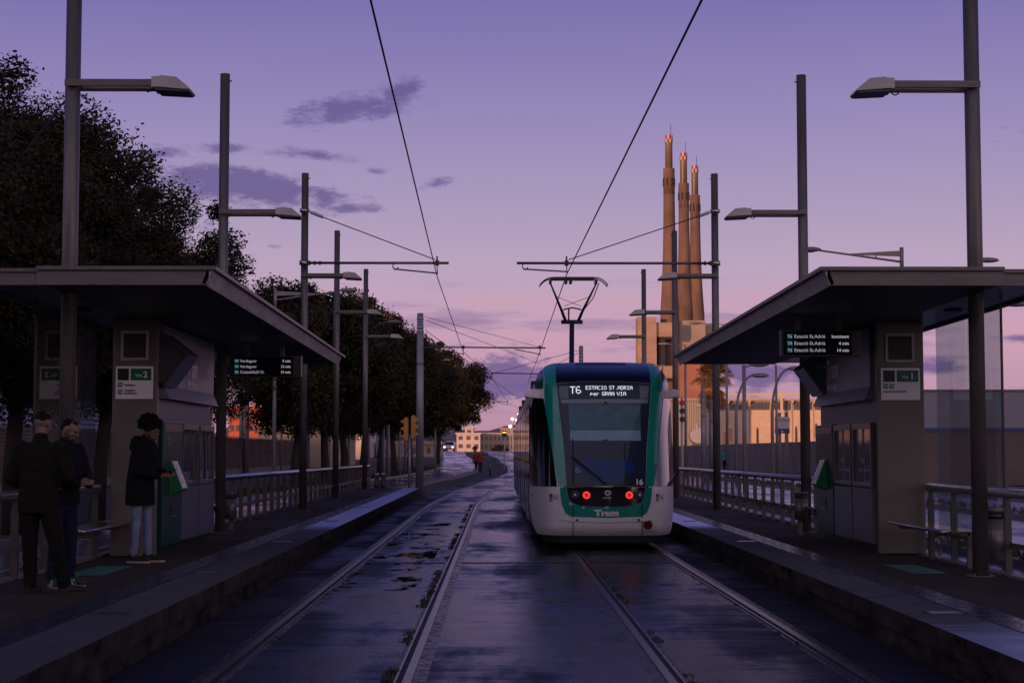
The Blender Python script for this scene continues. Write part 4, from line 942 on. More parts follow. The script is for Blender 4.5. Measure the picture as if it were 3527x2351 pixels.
# long body: loft of the outline
LEN=31.0
def loft(name,y0s,y1,m_idx,mats,parent=tram):
    b=MB(); n=len(sil)
    pa=[(x,(tdep(x,z) if y0s is None else y0s),z) for x,z in sil]; pb=[(x,y1,z) for x,z in sil]
    b.v=pa+pb
    for i in range(n):
        j=(i+1)%n; zm=(sil[i][1]+sil[j][1])/2; b.f.append((i,j,n+j,n+i)); b.mi.append(m_idx(zm,abs(sil[i][0]+sil[j][0])/2)); b.sm.append(False)
    b.f.append(tuple(range(n,2*n))); b.mi.append(1); b.sm.append(False)
    if y0s is not None: b.f.append(tuple(range(n))[::-1]); b.mi.append(1); b.sm.append(False)
    return b.build(name,mats,parent,fix=False)
M_ROOF=mat('tram roof grey',(.05,.055,.065),.5)
mi=lambda z,x:1 if z>3.1 or (z<.3 and x<1.1) else 0
cuts=[(None,5.6),(6.15,12.2),(12.75,18.6),(19.15,25.0),(25.55,LEN)]
for a,c in cuts:
    o=loft('body_module',a,c,mi,[M_WHITE,M_ROOF])
M_WIN=mat('side window dark',(.006,.008,.012),.06,coat=1.); M_BLUE=mat('door leaf grey blue',(.10,.13,.19),.25,coat=.4)
for s in (-1,1):
    for a,c in cuts:
        a0=1.75 if a is None else a+.12; L=c-.12-a0; n=4 if a is None else 5
        for i in range(n):
            ya=a0+L*i/n+.05; yb=a0+L*(i+1)/n-.05; door=(i%2==1)
            b=MB(); z0,z1=(.42,2.62) if door else (1.12,2.55)
            x=s*1.302; e=s*1.318
            xs_=sorted((s*1.22,e)); b.box(xs_[0],ya,z0,xs_[1],yb,z1)
            o=b.build('door' if door else 'side_window',M_BLUE if door else M_WIN,tram)
            if door:
                xs_=sorted((s*1.3175,s*1.324)); MB().box(xs_[0],ya+.08,.95,xs_[1],(ya+yb)/2-.04,2.45).box(xs_[0],(ya+yb)/2+.04,.95,xs_[1],yb-.08,2.45).build('door_glass',M_WIN,o)
                MB().ell((s*1.325,ya+.02,1.55),(.03,.05,.05),8,6).build('door_button',mat('yellow button',(.5,.35,.03),.4),o)
for c in (5.6,12.2,18.6,25.0):
    b=MB(); 
    for k in range(5): b.box(-1.2,c+.03+k*.1,.35,1.2,c+.09+k*.1,3.2)
    b.box(-1.14,c-.01,.35,1.14,c+.56,3.15); b.build('bellows',M_BLACK,tram)
b=MB().box(-1.05,.55,.11,1.05,LEN-.5,.26); b.prism([(-1.0,.35),(-.8,.10),(.8,.10),(1.0,.35),(1.05,.6),(-1.05,.6)],.13,.258,'z'); b.build('underframe',M_GROOVE,tram)
for yw in (3.0,4.8,15.0,16.8,27.5,29.3):
    MB().cyl((-.82,yw,.28),(-.68,yw,.28),.27,n=24).cyl((.68,yw,.28),(.82,yw,.28),.27,n=24).build('wheels',M_GROOVE,tram)
b=MB().box(-.8,7,3.35,.8,8.8,3.5).box(-.8,14,3.35,.8,17.6,3.52).box(-.8,20,3.35,.8,24,3.5); b.build('roof_equipment',M_ROOF,tram,bevel=.02)
b=MB(); 
for i in range(2): b.path([onf(-.45+.9*k/12,3.335-.022*i,.012) for k in range(13)],.006,5)
b.build('roof_vent_slots',M_BLACK,tram)
# pantograph
px=bx(1318,39.0)-TX; py=10.0-.6; pg=MB(); kn=(px,py+1.5,4.83); hd_z=5.82
pg.box(px-.5,py-.9,3.40,px+.4,py+.9,3.48).box(px-.45,py-.8,3.48,px-.37,py-.72,3.62).box(px+.25,py-.8,3.48,px+.33,py-.72,3.62); P=pg.build('pantograph',M_BLACK,tram)
MB().bar((px-.11,py-.7,3.55),kn,.115,.12).build('lower_arm',mat('pantograph arm',(.035,.035,.042),.4,.5),P)
b=MB(); hy=py+.6; 
for s in (-1,1):
    b.path([(kn[0]+s*.15,kn[1],kn[2]+.03),(kn[0]+s*.24,kn[1]-.15,kn[2]+.25),(px+s*.56,hy,hd_z-.09)],[.04,.034,.018],8)
b.cyl((kn[0]-.26,kn[1],kn[2]+.02),(kn[0]+.26,kn[1],kn[2]+.02),.05,n=10)
b.path([(kn[0]-.22,kn[1]-.2,kn[2]+.30),(kn[0],kn[1]-.2,kn[2]+.35),(kn[0]+.22,kn[1]-.2,kn[2]+.30)],.018,6); b.cyl((kn[0]-.08,kn[1]-.1,kn[2]+.32),(kn[0]-.08,kn[1],kn[2]),.02,n=6)
b.path([(kn[0]+.2,kn[1]-.1,kn[2]+.2),(px+.48,hy+.2,hd_z-.45),(px+.60,hy,hd_z-.12)],.012,6); b.build('upper_arm',M_BLACK,P)
MB().cyl((px-.44,hy+.05,hd_z-.42),(kn[0]+.2,kn[1]-.25,kn[2]+.38),.007,n=5).cyl((px+.44,hy+.05,hd_z-.42),(kn[0]-.2,kn[1]-.25,kn[2]+.38),.007,n=5).build('cross_stays',M_BLACK,P)
b=MB()
for dy in (-.17,.17):
    b.path([(px-.80,hy+dy,hd_z-.20),(px-.79,hy+dy,hd_z-.16),(px-.70,hy+dy,hd_z-.07),(px-.58,hy+dy,hd_z-.01),(px-.45,hy+dy,hd_z),(px+.45,hy+dy,hd_z),(px+.58,hy+dy,hd_z-.01),(px+.70,hy+dy,hd_z-.07),(px+.79,hy+dy,hd_z-.16),(px+.80,hy+dy,hd_z-.20)],.014,6)
    b.box(px-.55,hy+dy-.03,hd_z-.045,px+.5,hy+dy+.03,hd_z-.008)
for x in (-.55,.53,-.18,-.07): b.box(px+x-.03,hy-.2,hd_z-.13,px+x+.03,hy+.2,hd_z-.05)
b.build('collector_head',M_BLACK,P)
# ================================================================== TREES
M_BARK=mat('dark bark',(.022,.017,.014),.9,var=.4,vscale=3,bump=.8,bscale=10,stretch=(4,4,.6))
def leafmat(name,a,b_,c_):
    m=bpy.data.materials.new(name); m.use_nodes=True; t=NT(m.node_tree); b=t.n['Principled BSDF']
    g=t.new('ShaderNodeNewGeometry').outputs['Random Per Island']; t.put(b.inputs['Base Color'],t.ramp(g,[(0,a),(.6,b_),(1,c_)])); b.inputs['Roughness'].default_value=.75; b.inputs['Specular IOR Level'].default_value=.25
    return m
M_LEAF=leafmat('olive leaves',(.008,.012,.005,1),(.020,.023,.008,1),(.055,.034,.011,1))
def make_tree(name,seed,h,cr,trunk_h,nl,ls,lean=0.):
    rnd=random.Random(seed); t=thing(name,'x','tree',(0,0,0),group='row of dark street trees')
    b=MB(); top=Vector((lean,0,trunk_h)); b.path([(0,0,0),(lean*.3,0.05,trunk_h*.5),top],[.24,.19,.17],10)
    tips=[]
    for k in range(7):
        a=2*PI*k/7+rnd.uniform(-.3,.3); rr=cr*rnd.uniform(.35,.7); e=top+Vector((math.cos(a)*rr,math.sin(a)*rr,(h-trunk_h)*rnd.uniform(.35,.75)))
        mid=(top+e)/2+Vector((0,0,-.2)); b.path([top,mid,e],[.11,.07,.03],7); tips.append(e)
        for q in range(3):
            e2=e+Vector((rnd.uniform(-1,1),rnd.uniform(-1,1),rnd.uniform(.0,1.0)))*cr*.3; b.path([mid,(mid+e2)/2+Vector((0,0,.1)),e2],[.05,.03,.012],5)
    b.build('trunk',M_BARK,t)
    # crown: clumps over a lumpy ellipsoid, leaves as small folded quads
    cz=(h+trunk_h*.85)/2; rz=(h-trunk_h*.85)/2; cl=[]
    for k in range(120):
        while True:
            p=Vector((rnd.uniform(-1,1),rnd.uniform(-1,1),rnd.uniform(-1,1)))
            if .35<p.length<1: break
        p*= (p.length**-.35); 
        g_=1.02 if rnd.random()<.22 else .84; q=Vector((p.x*cr*g_+lean,p.y*cr*g_,cz+p.z*rz*g_)); r_c=rnd.uniform(.3,1.1)*cr*(.30 if g_<1 else .17); cl+=[(q,r_c)]*(3 if g_<1 and r_c>cr*.2 else 1)
    vs=[]; fs=[]
    for i in range(nl):
        q,r=cl[rnd.randrange(len(cl))]
        d=Vector((rnd.gauss(0,1),rnd.gauss(0,1),rnd.gauss(0,1))).normalized()*r*(rnd.random()**.45)*(1.3 if rnd.random()<.10 else 1); d.z*=.8
        c=q+d; out=(c-Vector((lean,0,cz))).normalized()
        a=Vector((rnd.gauss(0,1),rnd.gauss(0,1),rnd.gauss(0,.6)-.35)).normalized(); s=a.cross(out+Vector((rnd.uniform(-.5,.5),rnd.uniform(-.5,.5),rnd.uniform(-.5,.5))))
        if s.length<.01: continue
        s=s.normalized(); L=ls*rnd.uniform(.6,1.4); wd=L*.27; k=len(vs)
        vs+=[tuple(c-a*L*.5),tuple(c+s*wd),tuple(c+a*L*.5),tuple(c-s*wd)]; fs.append((k,k+1,k+2,k+3))
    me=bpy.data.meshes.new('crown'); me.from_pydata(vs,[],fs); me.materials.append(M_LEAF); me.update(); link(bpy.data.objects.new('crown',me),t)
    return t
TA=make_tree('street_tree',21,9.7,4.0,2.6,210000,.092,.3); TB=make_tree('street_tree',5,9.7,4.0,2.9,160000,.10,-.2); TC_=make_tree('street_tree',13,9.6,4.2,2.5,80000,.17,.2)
protos=[TA,TB,TC_]; used=set()
rows=[(-10.6,28,1,.92,'nearest dark street tree at the left frame edge behind the shelter'),(-10.2,35,0,.97,'second street tree from the left, behind the left shelter roof'),(-10.1,42,1,.93,'third street tree, above the left shelter roof'),(-10.2,48.5,0,.85,'street tree whose ragged edge ends the near clump beside the second post'),
 (-9.9,81,2,1.08,'first tree of the farther clump, behind the truss arm street lamp'),(-9.4,91,2,1.13,'second tree of the farther clump between the slim posts'),(-9.3,101,2,1.18,'third tree of the farther clump behind the slim posts'),(-9.2,113,2,1.20,'fourth tree of the farther clump'),(-8.9,126,2,1.22,'fifth tree of the farther clump left of the line mast'),
 (-8.7,140,2,1.26,'sixth tree of the farther clump behind the line mast'),(-8.3,157,2,1.30,'next to last big street tree, orange tinged on top'),(-6.6,181,2,1.38,'last big street tree overhanging the far road at centre')]
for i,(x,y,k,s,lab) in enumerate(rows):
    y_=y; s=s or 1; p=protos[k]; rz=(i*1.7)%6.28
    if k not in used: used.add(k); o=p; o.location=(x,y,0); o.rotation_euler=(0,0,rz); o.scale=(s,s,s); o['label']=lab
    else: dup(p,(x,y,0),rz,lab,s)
# small far trees
for i,(u,y,s) in enumerate(((1010,330,.5),(1150,420,.6))):
    dup(TC_,(bx(u,y),y,gz(y)-1),1.+i,['small distant tree beyond the crest near the white car','small distant tree before the far hills'][i],s)
# palm
t=thing('palm_tree','shaggy fan palm lit orange before the power station','palm',(bx(1637,225),225,0),sc=1.6); b=MB(); hp=8.0
b.path([(0,0,0),(.05,0,3),(0,0,hp-.8)],[.42,.38,.34],12); b.build('trunk',mat('palm bark',(.14,.08,.045),.9,var=.5,vscale=4,bump=1,bscale=8,stretch=(3,3,1)),t)
rnd=random.Random(4); M_PALM=leafmat('palm fronds',(.07,.055,.015,1),(.14,.09,.025,1),(.22,.12,.035,1)); M_PDEAD=leafmat('dry palm skirt',(.22,.09,.03,1),(.30,.13,.04,1),(.38,.18,.06,1))
def frond(b,el,az_,L,z,dr):
    d=Vector((math.cos(az_)*math.cos(el),math.sin(az_)*math.cos(el),math.sin(el))); base=Vector((0,0,z)); hub=base+d*L*.45; s=d.cross(Vector((0,0,1))).normalized(); u=s.cross(d)
    b.add([base-s*.02,base+s*.02,hub+s*.02,hub-s*.02],[(0,1,2,3)])
    for k in range(13):
        a=(k-6)/6*1.15; q=d*math.cos(a)+s*math.sin(a); e=hub+q*L*.6+Vector((0,0,-dr*L*.35)); mid=hub+q*L*.38; w_=q.cross(u).normalized()*.05
        b.add([hub,mid+w_,e,mid-w_],[(0,1,2,3)])
b=MB()
for i in range(60): frond(b,R(rnd.uniform(-20,80)),rnd.uniform(0,2*PI),rnd.uniform(1.5,2.3),hp-.7,.6)
b.build('crown',M_PALM,t,fix=False); b=MB()
for i in range(75): frond(b,R(rnd.uniform(-85,-40)),rnd.uniform(0,2*PI),rnd.uniform(1.2,2.0),hp-.9-rnd.random()*.9,.3)
b.build('dry_skirt',M_PDEAD,t,fix=False)
# ================================================================== BUILDINGS
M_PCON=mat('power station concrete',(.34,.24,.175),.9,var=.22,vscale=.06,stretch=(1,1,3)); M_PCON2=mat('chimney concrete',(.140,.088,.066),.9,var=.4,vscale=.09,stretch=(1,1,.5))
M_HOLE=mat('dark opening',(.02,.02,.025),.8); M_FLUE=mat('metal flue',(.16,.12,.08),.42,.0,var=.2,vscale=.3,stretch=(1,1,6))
ps=thing('power_station','sunlit concrete power station with three tall chimneys on the right','power station',(bx(1540,1000),1000,-2))
PX=lambda u,y=1000: bx(u,y)-bx(1540,1000)
PZ_=lambda v,y=1000: bz(v,y)+2
def pbox(name,u0,u1,v0,v1,y0,y1,m,par=ps,out=0): 
    return MB().box(PX(u0,1000+y0),y0-out,PZ_(v1,1000+y0),PX(u1,1000+y0),y1,PZ_(v0,1000+y0)).build(name,m,par)
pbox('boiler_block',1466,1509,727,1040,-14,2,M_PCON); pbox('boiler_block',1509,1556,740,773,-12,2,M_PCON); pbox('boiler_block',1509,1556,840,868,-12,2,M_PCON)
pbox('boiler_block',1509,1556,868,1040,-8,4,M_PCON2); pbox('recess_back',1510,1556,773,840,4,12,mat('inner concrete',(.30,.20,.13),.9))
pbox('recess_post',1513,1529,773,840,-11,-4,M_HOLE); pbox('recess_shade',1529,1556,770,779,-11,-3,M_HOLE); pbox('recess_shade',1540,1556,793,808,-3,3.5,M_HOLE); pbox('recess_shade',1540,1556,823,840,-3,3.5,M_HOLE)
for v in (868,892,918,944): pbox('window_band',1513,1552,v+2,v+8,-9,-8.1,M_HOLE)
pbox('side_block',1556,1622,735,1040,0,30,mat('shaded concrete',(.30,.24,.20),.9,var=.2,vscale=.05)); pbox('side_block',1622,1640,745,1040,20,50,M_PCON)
pbox('red_annex',1562,1610,826,1040,-20,-1,mat('red rusty sheet',(.30,.13,.09),.8,var=.3,vscale=.05))
M_CHK1=mat('checker red',(.28,.012,.012),.6); M_CHK2=mat('checker white',(.42,.38,.36),.6)
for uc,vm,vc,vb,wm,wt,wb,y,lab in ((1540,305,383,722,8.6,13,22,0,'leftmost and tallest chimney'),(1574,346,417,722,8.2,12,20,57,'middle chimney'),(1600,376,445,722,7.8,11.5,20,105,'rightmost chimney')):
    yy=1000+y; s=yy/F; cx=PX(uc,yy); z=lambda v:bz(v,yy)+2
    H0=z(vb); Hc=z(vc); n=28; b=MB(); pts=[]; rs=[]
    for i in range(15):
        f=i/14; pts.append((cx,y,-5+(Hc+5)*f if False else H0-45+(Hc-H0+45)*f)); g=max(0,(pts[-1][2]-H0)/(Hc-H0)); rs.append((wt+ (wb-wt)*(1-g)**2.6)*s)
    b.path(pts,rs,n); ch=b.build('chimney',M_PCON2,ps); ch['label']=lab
    b=MB().cyl((cx,y,Hc-16),(cx,y,Hc+.1),rs[-1]*1.02,n=n); b.build('collar',M_PCON2,ch)
    b=MB()
    for a in range(8): 
        th=2*PI*(a+.5)/8; rr=rs[-1]*1.0; p=Vector((cx+rr*math.cos(th),y+rr*math.sin(th),Hc-11)); b.cyl(p,p+Vector((0,0,5)),.55,n=6)
    b.build('collar_slots',M_HOLE,ch)
    zt=z(vm); MB().cyl((cx,y,Hc),(cx,y,zt-.2),wm*s,n=20).build('flue',M_FLUE,ch)
    b=MB(); nn=16; rr=wm*s*1.10
    nn=12
    for r_ in range(2):
        for a in range(nn):
            b.mat((a+r_)%2); z0=zt-4.6+r_*2.3; z1=z0+2.3; t0=2*PI*a/nn; t1=2*PI*(a+1)/nn
            b.add([(cx+rr*math.cos(t0),y+rr*math.sin(t0),z0),(cx+rr*math.cos(t1),y+rr*math.sin(t1),z0),(cx+rr*math.cos(t1),y+rr*math.sin(t1),z1),(cx+rr*math.cos(t0),y+rr*math.sin(t0),z1)],[(0,1,2,3)])
    b.build('checker_cap',[M_CHK1,M_CHK2],ch,fix=False)
    MB().cyl((cx+rr*.5,y,zt),(cx+rr*.5,y,zt+7),.2,n=4).build('lightning_rod',M_BLACK,ch)
# substation hall behind the concrete wall
M_OCH=mat('ochre render',(.56,.42,.30),.85,var=.1,vscale=.8); YH=300
hl=thing('substation_building','long sunlit ochre building with a window band, behind the concrete wall','building',(bx(1620,YH),YH,0))
hx=lambda u:bx(u,YH)-bx(1620,YH); hz=lambda v:bz(v,YH)
MB().box(hx(1545),0,0,hx(1960),25,hz(920)).build('wall',M_OCH,hl); MB().box(hx(1540),-1.0,hz(920),hx(1975),26,hz(915)).build('roof',mat('roof edge',(.40,.33,.28),.8),hl)
b=MB(); M_SW=mat('far window glass',(.10,.09,.11),.3)
for i in range(7):
    u0=1625+i*49; wd=MB().box(hx(u0+3),-.12,hz(941),hx(u0+43),-.02,hz(923)).build('window_band',M_SW,hl)
    q=MB()
    for k in range(6): q.box(hx(u0+3+k*8)-.05,-.2,hz(941),hx(u0+3+k*8)+.05,-.121,hz(923))
    q.box(hx(u0+3),-.2,hz(933)-.05,hx(u0+43),-.122,hz(933)+.05); q.build('glazing_bars',mat('dark bars',(.06,.05,.06),.6),wd)
    MB().prism([(hx(u0-5),hz(920)-.02),(hx(u0+1.5),hz(920)-.02),(hx(u0-1.7),hz(928))],-.9,-.03).build('roof_bracket',M_OCH,hl)
    MB().box(hx(u0-1.5),-.14,0,hx(u0-.7),-.02,hz(928)).build('wall_seam',mat('seam shade',(.36,.26,.18),.85),hl)
o=MB().box(hx(1645),-1.4,hz(909),hx(1905),-1.2,hz(904)); o.box(hx(1790),-1.45,0,hx(1796),-1.15,hz(900)); o.build('gantry_beam',M_OCH,hl)
t=thing('corrugated_shed','grey ribbed metal shed at the left end of the ochre building','shed',(bx(1565,288),288,0)); sxx=lambda u:bx(u,288)-bx(1565,288)
b=MB(); n=34; x0,x1=sxx(1548),sxx(1618)
pr=[]
for i in range(n+1): pr.append((x0+(x1-x0)*i/n,-.08 if i%2 else .08))
b.prism(pr+[(x1,5),(x0,5)],0,bz(921,288),'z'); b.build('ribbed_wall',mat('ribbed sheet',(.34,.31,.27),.6,.2,var=.15),t); MB().box(x0-.2,-.3,bz(921,288),x1+.2,5,bz(916,288)).build('roof',M_PCON,t)
MB().box(sxx(1600),-.5,bz(934,288),sxx(1613),-.1,bz(928,288)).build('wall_lamp',M_PALE,t)
# substation gear
for i,(u,v0,k) in enumerate(((1601,975,0),(1708,968,1),(1665,990,1),(1678,982,1),(1875,975,1),(1850,990,1),(1740,985,1),(1829,982,1))):
    Yg=240; t=thing('transformer' if k==0 else 'insulator',['round tank transformer behind the wall','tall ribbed brown insulator behind the wall in the middle','short insulator behind the wall by the palm','reddish insulator behind the wall near the palm','insulator behind the wall at its right end','slanting insulator behind the right end of the wall','thin insulator behind the wall, right of the ribbed brown one','insulator just right of the billboard'][i],'transformer' if k==0 else 'insulator',(bx(u,Yg),Yg,0),group='substation gear behind the wall')
    z1=bz(v0,Yg)
    if k==0: MB().cyl((0,-1.2,z1-1.6),(0,1.2,z1-1.6),1.1,n=20).cyl((0,-1.25,z1-1.6),(0,-1.2,z1-1.6),.4,n=14).build('tank',M_PALE,t); MB().cyl((0,0,z1-.6),(0,0,z1),.25,n=10).ell((0,0,z1),(.35,.35,.15)).build('bushing',M_PALE,t); MB().box(-.6,-.8,0,.6,.8,z1-2.3).build('stand',M_BEAM,t)
    else:
        b=MB().cyl((0,0,0),(0,0,z1),.12,n=8)
        for q in range(7): b.cyl((0,0,z1-1.9+q*.27),(0,0,z1-1.78+q*.27),.26-.012*q,n=10)
        b.build('ribbed_column',mat('brown porcelain',(.18,.08,.05),.35),t); MB().ell((0,0,z1+.1),(.16,.16,.12)).build('cap',M_PALE,t)
# boundary wall
M_WALL=mat('grey concrete wall',(.185,.165,.155),.85,var=.22,vscale=.9,stretch=(1,1,.4)); t=thing('boundary_wall','long grey concrete wall beyond the right road','wall',(22.4,112,0))
a=Vector((0,0,0)); e=Vector((bx(1540,176)-22.4,64,0)); d=(e-a).normalized(); nrm=Vector((d.y,-d.x,0)); q=nrm*.12
n=26
for i in range(1): 
    zA=bz(1012,112); zB=bz(1024.5,176); b=MB(); b.add([a-q,e-q,e+q,a+q,a-q+Vector((0,0,zA)),e-q+Vector((0,0,zB)),e+q+Vector((0,0,zB)),a+q+Vector((0,0,zA))],[(0,3,2,1),(4,5,6,7),(0,1,5,4),(1,2,6,5),(2,3,7,6),(3,0,4,7)]); b.build('wall_panels',M_WALL,t)
MB().box(-.2,-.3,0,.12,-.1,2.6).build('end_post',mat('rusty post',(.14,.05,.035),.8),t)
MB().box(-14,-.6,0,.1,-.45,.05).build('footing',M_KERB,t) if False else None
struct(strip('pavement',18.2,24.,-6,111,.10,M_KERB,warp=False)); 
b=MB(); b.add([(18.2,111,.1),(24,111,.1),(a.x+22.2,111.8,.1),(e.x+22.2,176,.1),(16.0,176,.1)],[(0,1,2,3,4)]); struct(b.build('pavement',mat('far footpath',(.12,.105,.10),.8,var=.3,vscale=.6),fix=False))
# blue grey shed at far right
t=thing('blue_grey_warehouse','long grey blue warehouse with a blue stripe seen through the right shelter glass','warehouse',(bx(1975,84),84,0)); xw=bx(2620,84)-bx(1975,84)
MB().box(0,0,bz(985,84)+.06,xw,4,bz(898,84)).build('upper_wall',mat('grey blue sheet wall',(.165,.165,.215),.6,var=.1,vscale=.5,stretch=(1,1,12)),t); MB().box(0,.03,0,xw,4,bz(990,84)).build('lower_wall',mat('brown base wall',(.085,.068,.066),.8,var=.2,vscale=.4),t)
MB().box(0,-.03,bz(990,84)+.002,xw,.2,bz(985,84)+.058).build('blue_stripe',mat('blue stripe',(.01,.02,.13),.5),t); MB().box(-.1,-.1,bz(898,84),xw,4,bz(896,84)+.04).build('roof_edge',M_BEAM,t)
# left: blue grey hall then brown slatted fence
t=thing('corrugated_hall','tall blue grey corrugated hall behind the near street trees','hall',(-20.4,36,0)); b=MB(); H=7.2; n=60
pf=[]
for i in range(n+1): pf.append((0 if i%2 else .07,H*i/n))
b.prism([(0,0)]+pf[1:]+[(-10,H),(-10,0)],0,79); b.build('slatted_wall',mat('blue grey cladding',(.40,.43,.60),.5,var=.1),t); MB().box(-10,-.05,H,.25,79.05,H+.2).build('roof_edge',M_BEAM,t)
t=thing('slatted_fence','long brown fence of horizontal boards beyond the left road','fence',(-20,60,0)); b=MB()
n=15; zt=2.75
for i in range(n): 
    z=.42+(zt-.42)*i/n; b.box(-.02,0,z,.03,118,z+(zt-.42)/n*.8)
b.build('boards',mat('brown weathered boards',(.135,.098,.085),.8,var=.35,vscale=.7,stretch=(1,.15,3)),t); MB().box(-.05,-.1,0,.07,118,.40).build('base_wall',M_KERB,t); MB().box(-.05,0,.402,-.03,118,zt-.02).build('backing',M_HOLE,t)
MB().box(-.06,0,zt+.002,.08,118,zt+.07).build('cap_rail',M_KERB,t)
for i in range(30): MB().box(.04,i*4,.2,.10,i*4+.1,zt-.01).build('post',M_BEAM,t)
# sunlit buildings beyond the fence
def block(lab,u0,u1,v0,v1,y,m,rows=2,cols=4,dep=14,roof=None,wm=None,top=None):
    t=thing('building',lab,'building',(bx(u0,y),y,0)); x1=bx(u1,y)-bx(u0,y); z1=bz(v0,y); z0=min(0,bz(v1,y))-1
    MB().box(0,0,z0,x1,dep,z1).build('wall',m,t); MB().box(-.3,-.3,z1,x1+.3,dep,z1+.4).build('roof',roof or m,t)
    zb=bz(v1,y); 
    for r_ in range(rows):
        for c_ in range(cols):
            w=x1/cols; h=(z1-zb)/rows; MB().box(c_*w+w*.25,-.12,zb+r_*h+h*.3,c_*w+w*.75,-.02,zb+r_*h+h*.78).build('window',wm or M_SW,t)
    return t
M_ORB=mat('orange brick',(.45,.11,.06),.85,var=.2,vscale=.5); M_WHB=mat('white render',(.55,.47,.43),.8,var=.08,vscale=.6); M_BEI=mat('beige render',(.36,.27,.22),.85,var=.15,vscale=.4)
block('orange brick building in the gap under the left display board',527,592,942,998,190,M_ORB,2,5); block('white building with a red roof in the tree gap at left',590,650,930,1000,230,M_WHB,2,3,roof=M_ORB); block('pale building with red top behind the left street trees',648,845,928,1002,200,M_WHB,2,9,roof=M_ORB)
block('low beige wall building beyond the slatted fence',592,790,975,1005,165,M_BEI,1,6); block('narrow beige pier building between the dark line posts and the white building',582,640,905,990,260,M_BEI,3,2)
block('white flat roofed block beyond the crest of the road',1049,1103,997,1034,420,M_WHB,2,3); block('beige arcade building beyond the crest, left of the tram',1103,1190,997,1036,430,M_BEI,2,9); block('small white tower above the far beige building',1068,1087,984,998,440,M_WHB,1,1)
block('low pale building behind the car',1012,1046,1020,1034,450,M_BEI,1,4); block('pink brown building behind the far street trees',880,1010,1020,1080,210,M_BEI,2,8); block('far beige block with many windows behind the tram side',1150,1215,985,1034,480,M_BEI,3,8)
# lineside gear far centre

# unseen row of blocks added behind the camera, sized to shade the stop
M_SHBLOCK=mat('shade block render',(.16,.13,.12),.85,var=.1,vscale=.3)
for i in range(7):
    x0=-262+i*42; t=thing('shade_block','unseen shade block '+['farthest left','second from the left','third from the left','in the middle','right of the middle one','near the tracks','across the tracks'][i]+' in the row behind the photographer','shade block',(x0,-74,0),group='unseen shade blocks behind the photographer')
    h=21.2; MB().box(0,0,0,42,14,h).build('wall',M_SHBLOCK,t)
    for r_ in range(5):
        MB().box(2,14.01,2+r_*3.2,40,14.08,3.4+r_*3.2).build('window_row',M_SW,t)
# ================================================================== PEOPLE
def remesh(b,vox,name='m',cuts=(),smooth=4):
    me=bpy.data.meshes.new(name); me.from_pydata(b.v,[],b.f)
    bm=bmesh.new(); bm.from_mesh(me); bmesh.ops.remove_doubles(bm,verts=bm.verts,dist=1e-6); bmesh.ops.recalc_face_normals(bm,faces=bm.faces); bm.to_mesh(me); bm.free()
    o=bpy.data.objects.new(name,me); C.objects.link(o)
    r=o.modifiers.new('r','REMESH'); r.mode='VOXEL'; r.voxel_size=vox; r.use_smooth_shade=True
    s=o.modifiers.new('s','SMOOTH'); s.iterations=smooth; s.factor=.5
    bpy.context.view_layer.update(); n=bpy.data.meshes.new_from_object(o.evaluated_get(bpy.context.evaluated_depsgraph_get())); bpy.data.objects.remove(o)
    if cuts:
        bm=bmesh.new(); bm.from_mesh(n)
        for co,no in cuts: bmesh.ops.bisect_plane(bm,geom=bm.verts[:]+bm.edges[:]+bm.faces[:],plane_co=co,plane_no=no,clear_outer=True)
        bm.to_mesh(n); bm.free()
    n.polygons.foreach_set('use_smooth',[True]*len(n.polygons)); n.name=name
    return n
def put(name,me,m,parent):
    me.materials.clear(); me.materials.append(m); me.name=name; return link(bpy.data.objects.new(name,me),parent)
def limb(b,pts,rs,n=14):
    P=[Vector(p) for p in pts]
    for i in range(len(P)-1): b.cyl(P[i],P[i+1],rs[i],rs[i+1],n=n)
    for p,r in zip(P,rs): b.ell(p,(r,r,r),n,8)
def torso(b,levels,n=20):
    # levels: (x,y,z,rx,ry)
    ring=[]; 
    for (x,y,z,rx,ry) in levels: ring+=[(x+rx*math.cos(2*PI*k/n),y+ry*math.sin(2*PI*k/n),z) for k in range(n)]
    m=len(levels); b.add(ring,[(i*n+k,i*n+(k+1)%n,(i+1)*n+(k+1)%n,(i+1)*n+k) for i in range(m-1) for k in range(n)]+[tuple(range(n))[::-1],tuple(range((m-1)*n,m*n))])
def head(b,c,rot,s=1.):
    # faces local -Y
    def E(p,r): b.ell(Vector(c)+rot@Vector(p)*s,tuple(q*s for q in r),14,10,rot)
    E((0,.012,.028),(.073,.092,.088)); E((0,-.028,-.03),(.060,.062,.078)); E((0,-.052,-.078),(.034,.030,.028)); E((0,-.088,.035),(.045,.012,.014))
    E((0,-.100,-.008),(.013,.022,.015)); E((0,-.092,.012),(.010,.014,.026)); E((0,-.086,-.045),(.024,.012,.008)); E((0,-.084,-.058),(.022,.012,.007))
    for q in (-1,1): E((q*.075,.008,.0),(.010,.020,.032)); E((q*.035,-.070,-.01),(.022,.02,.018))
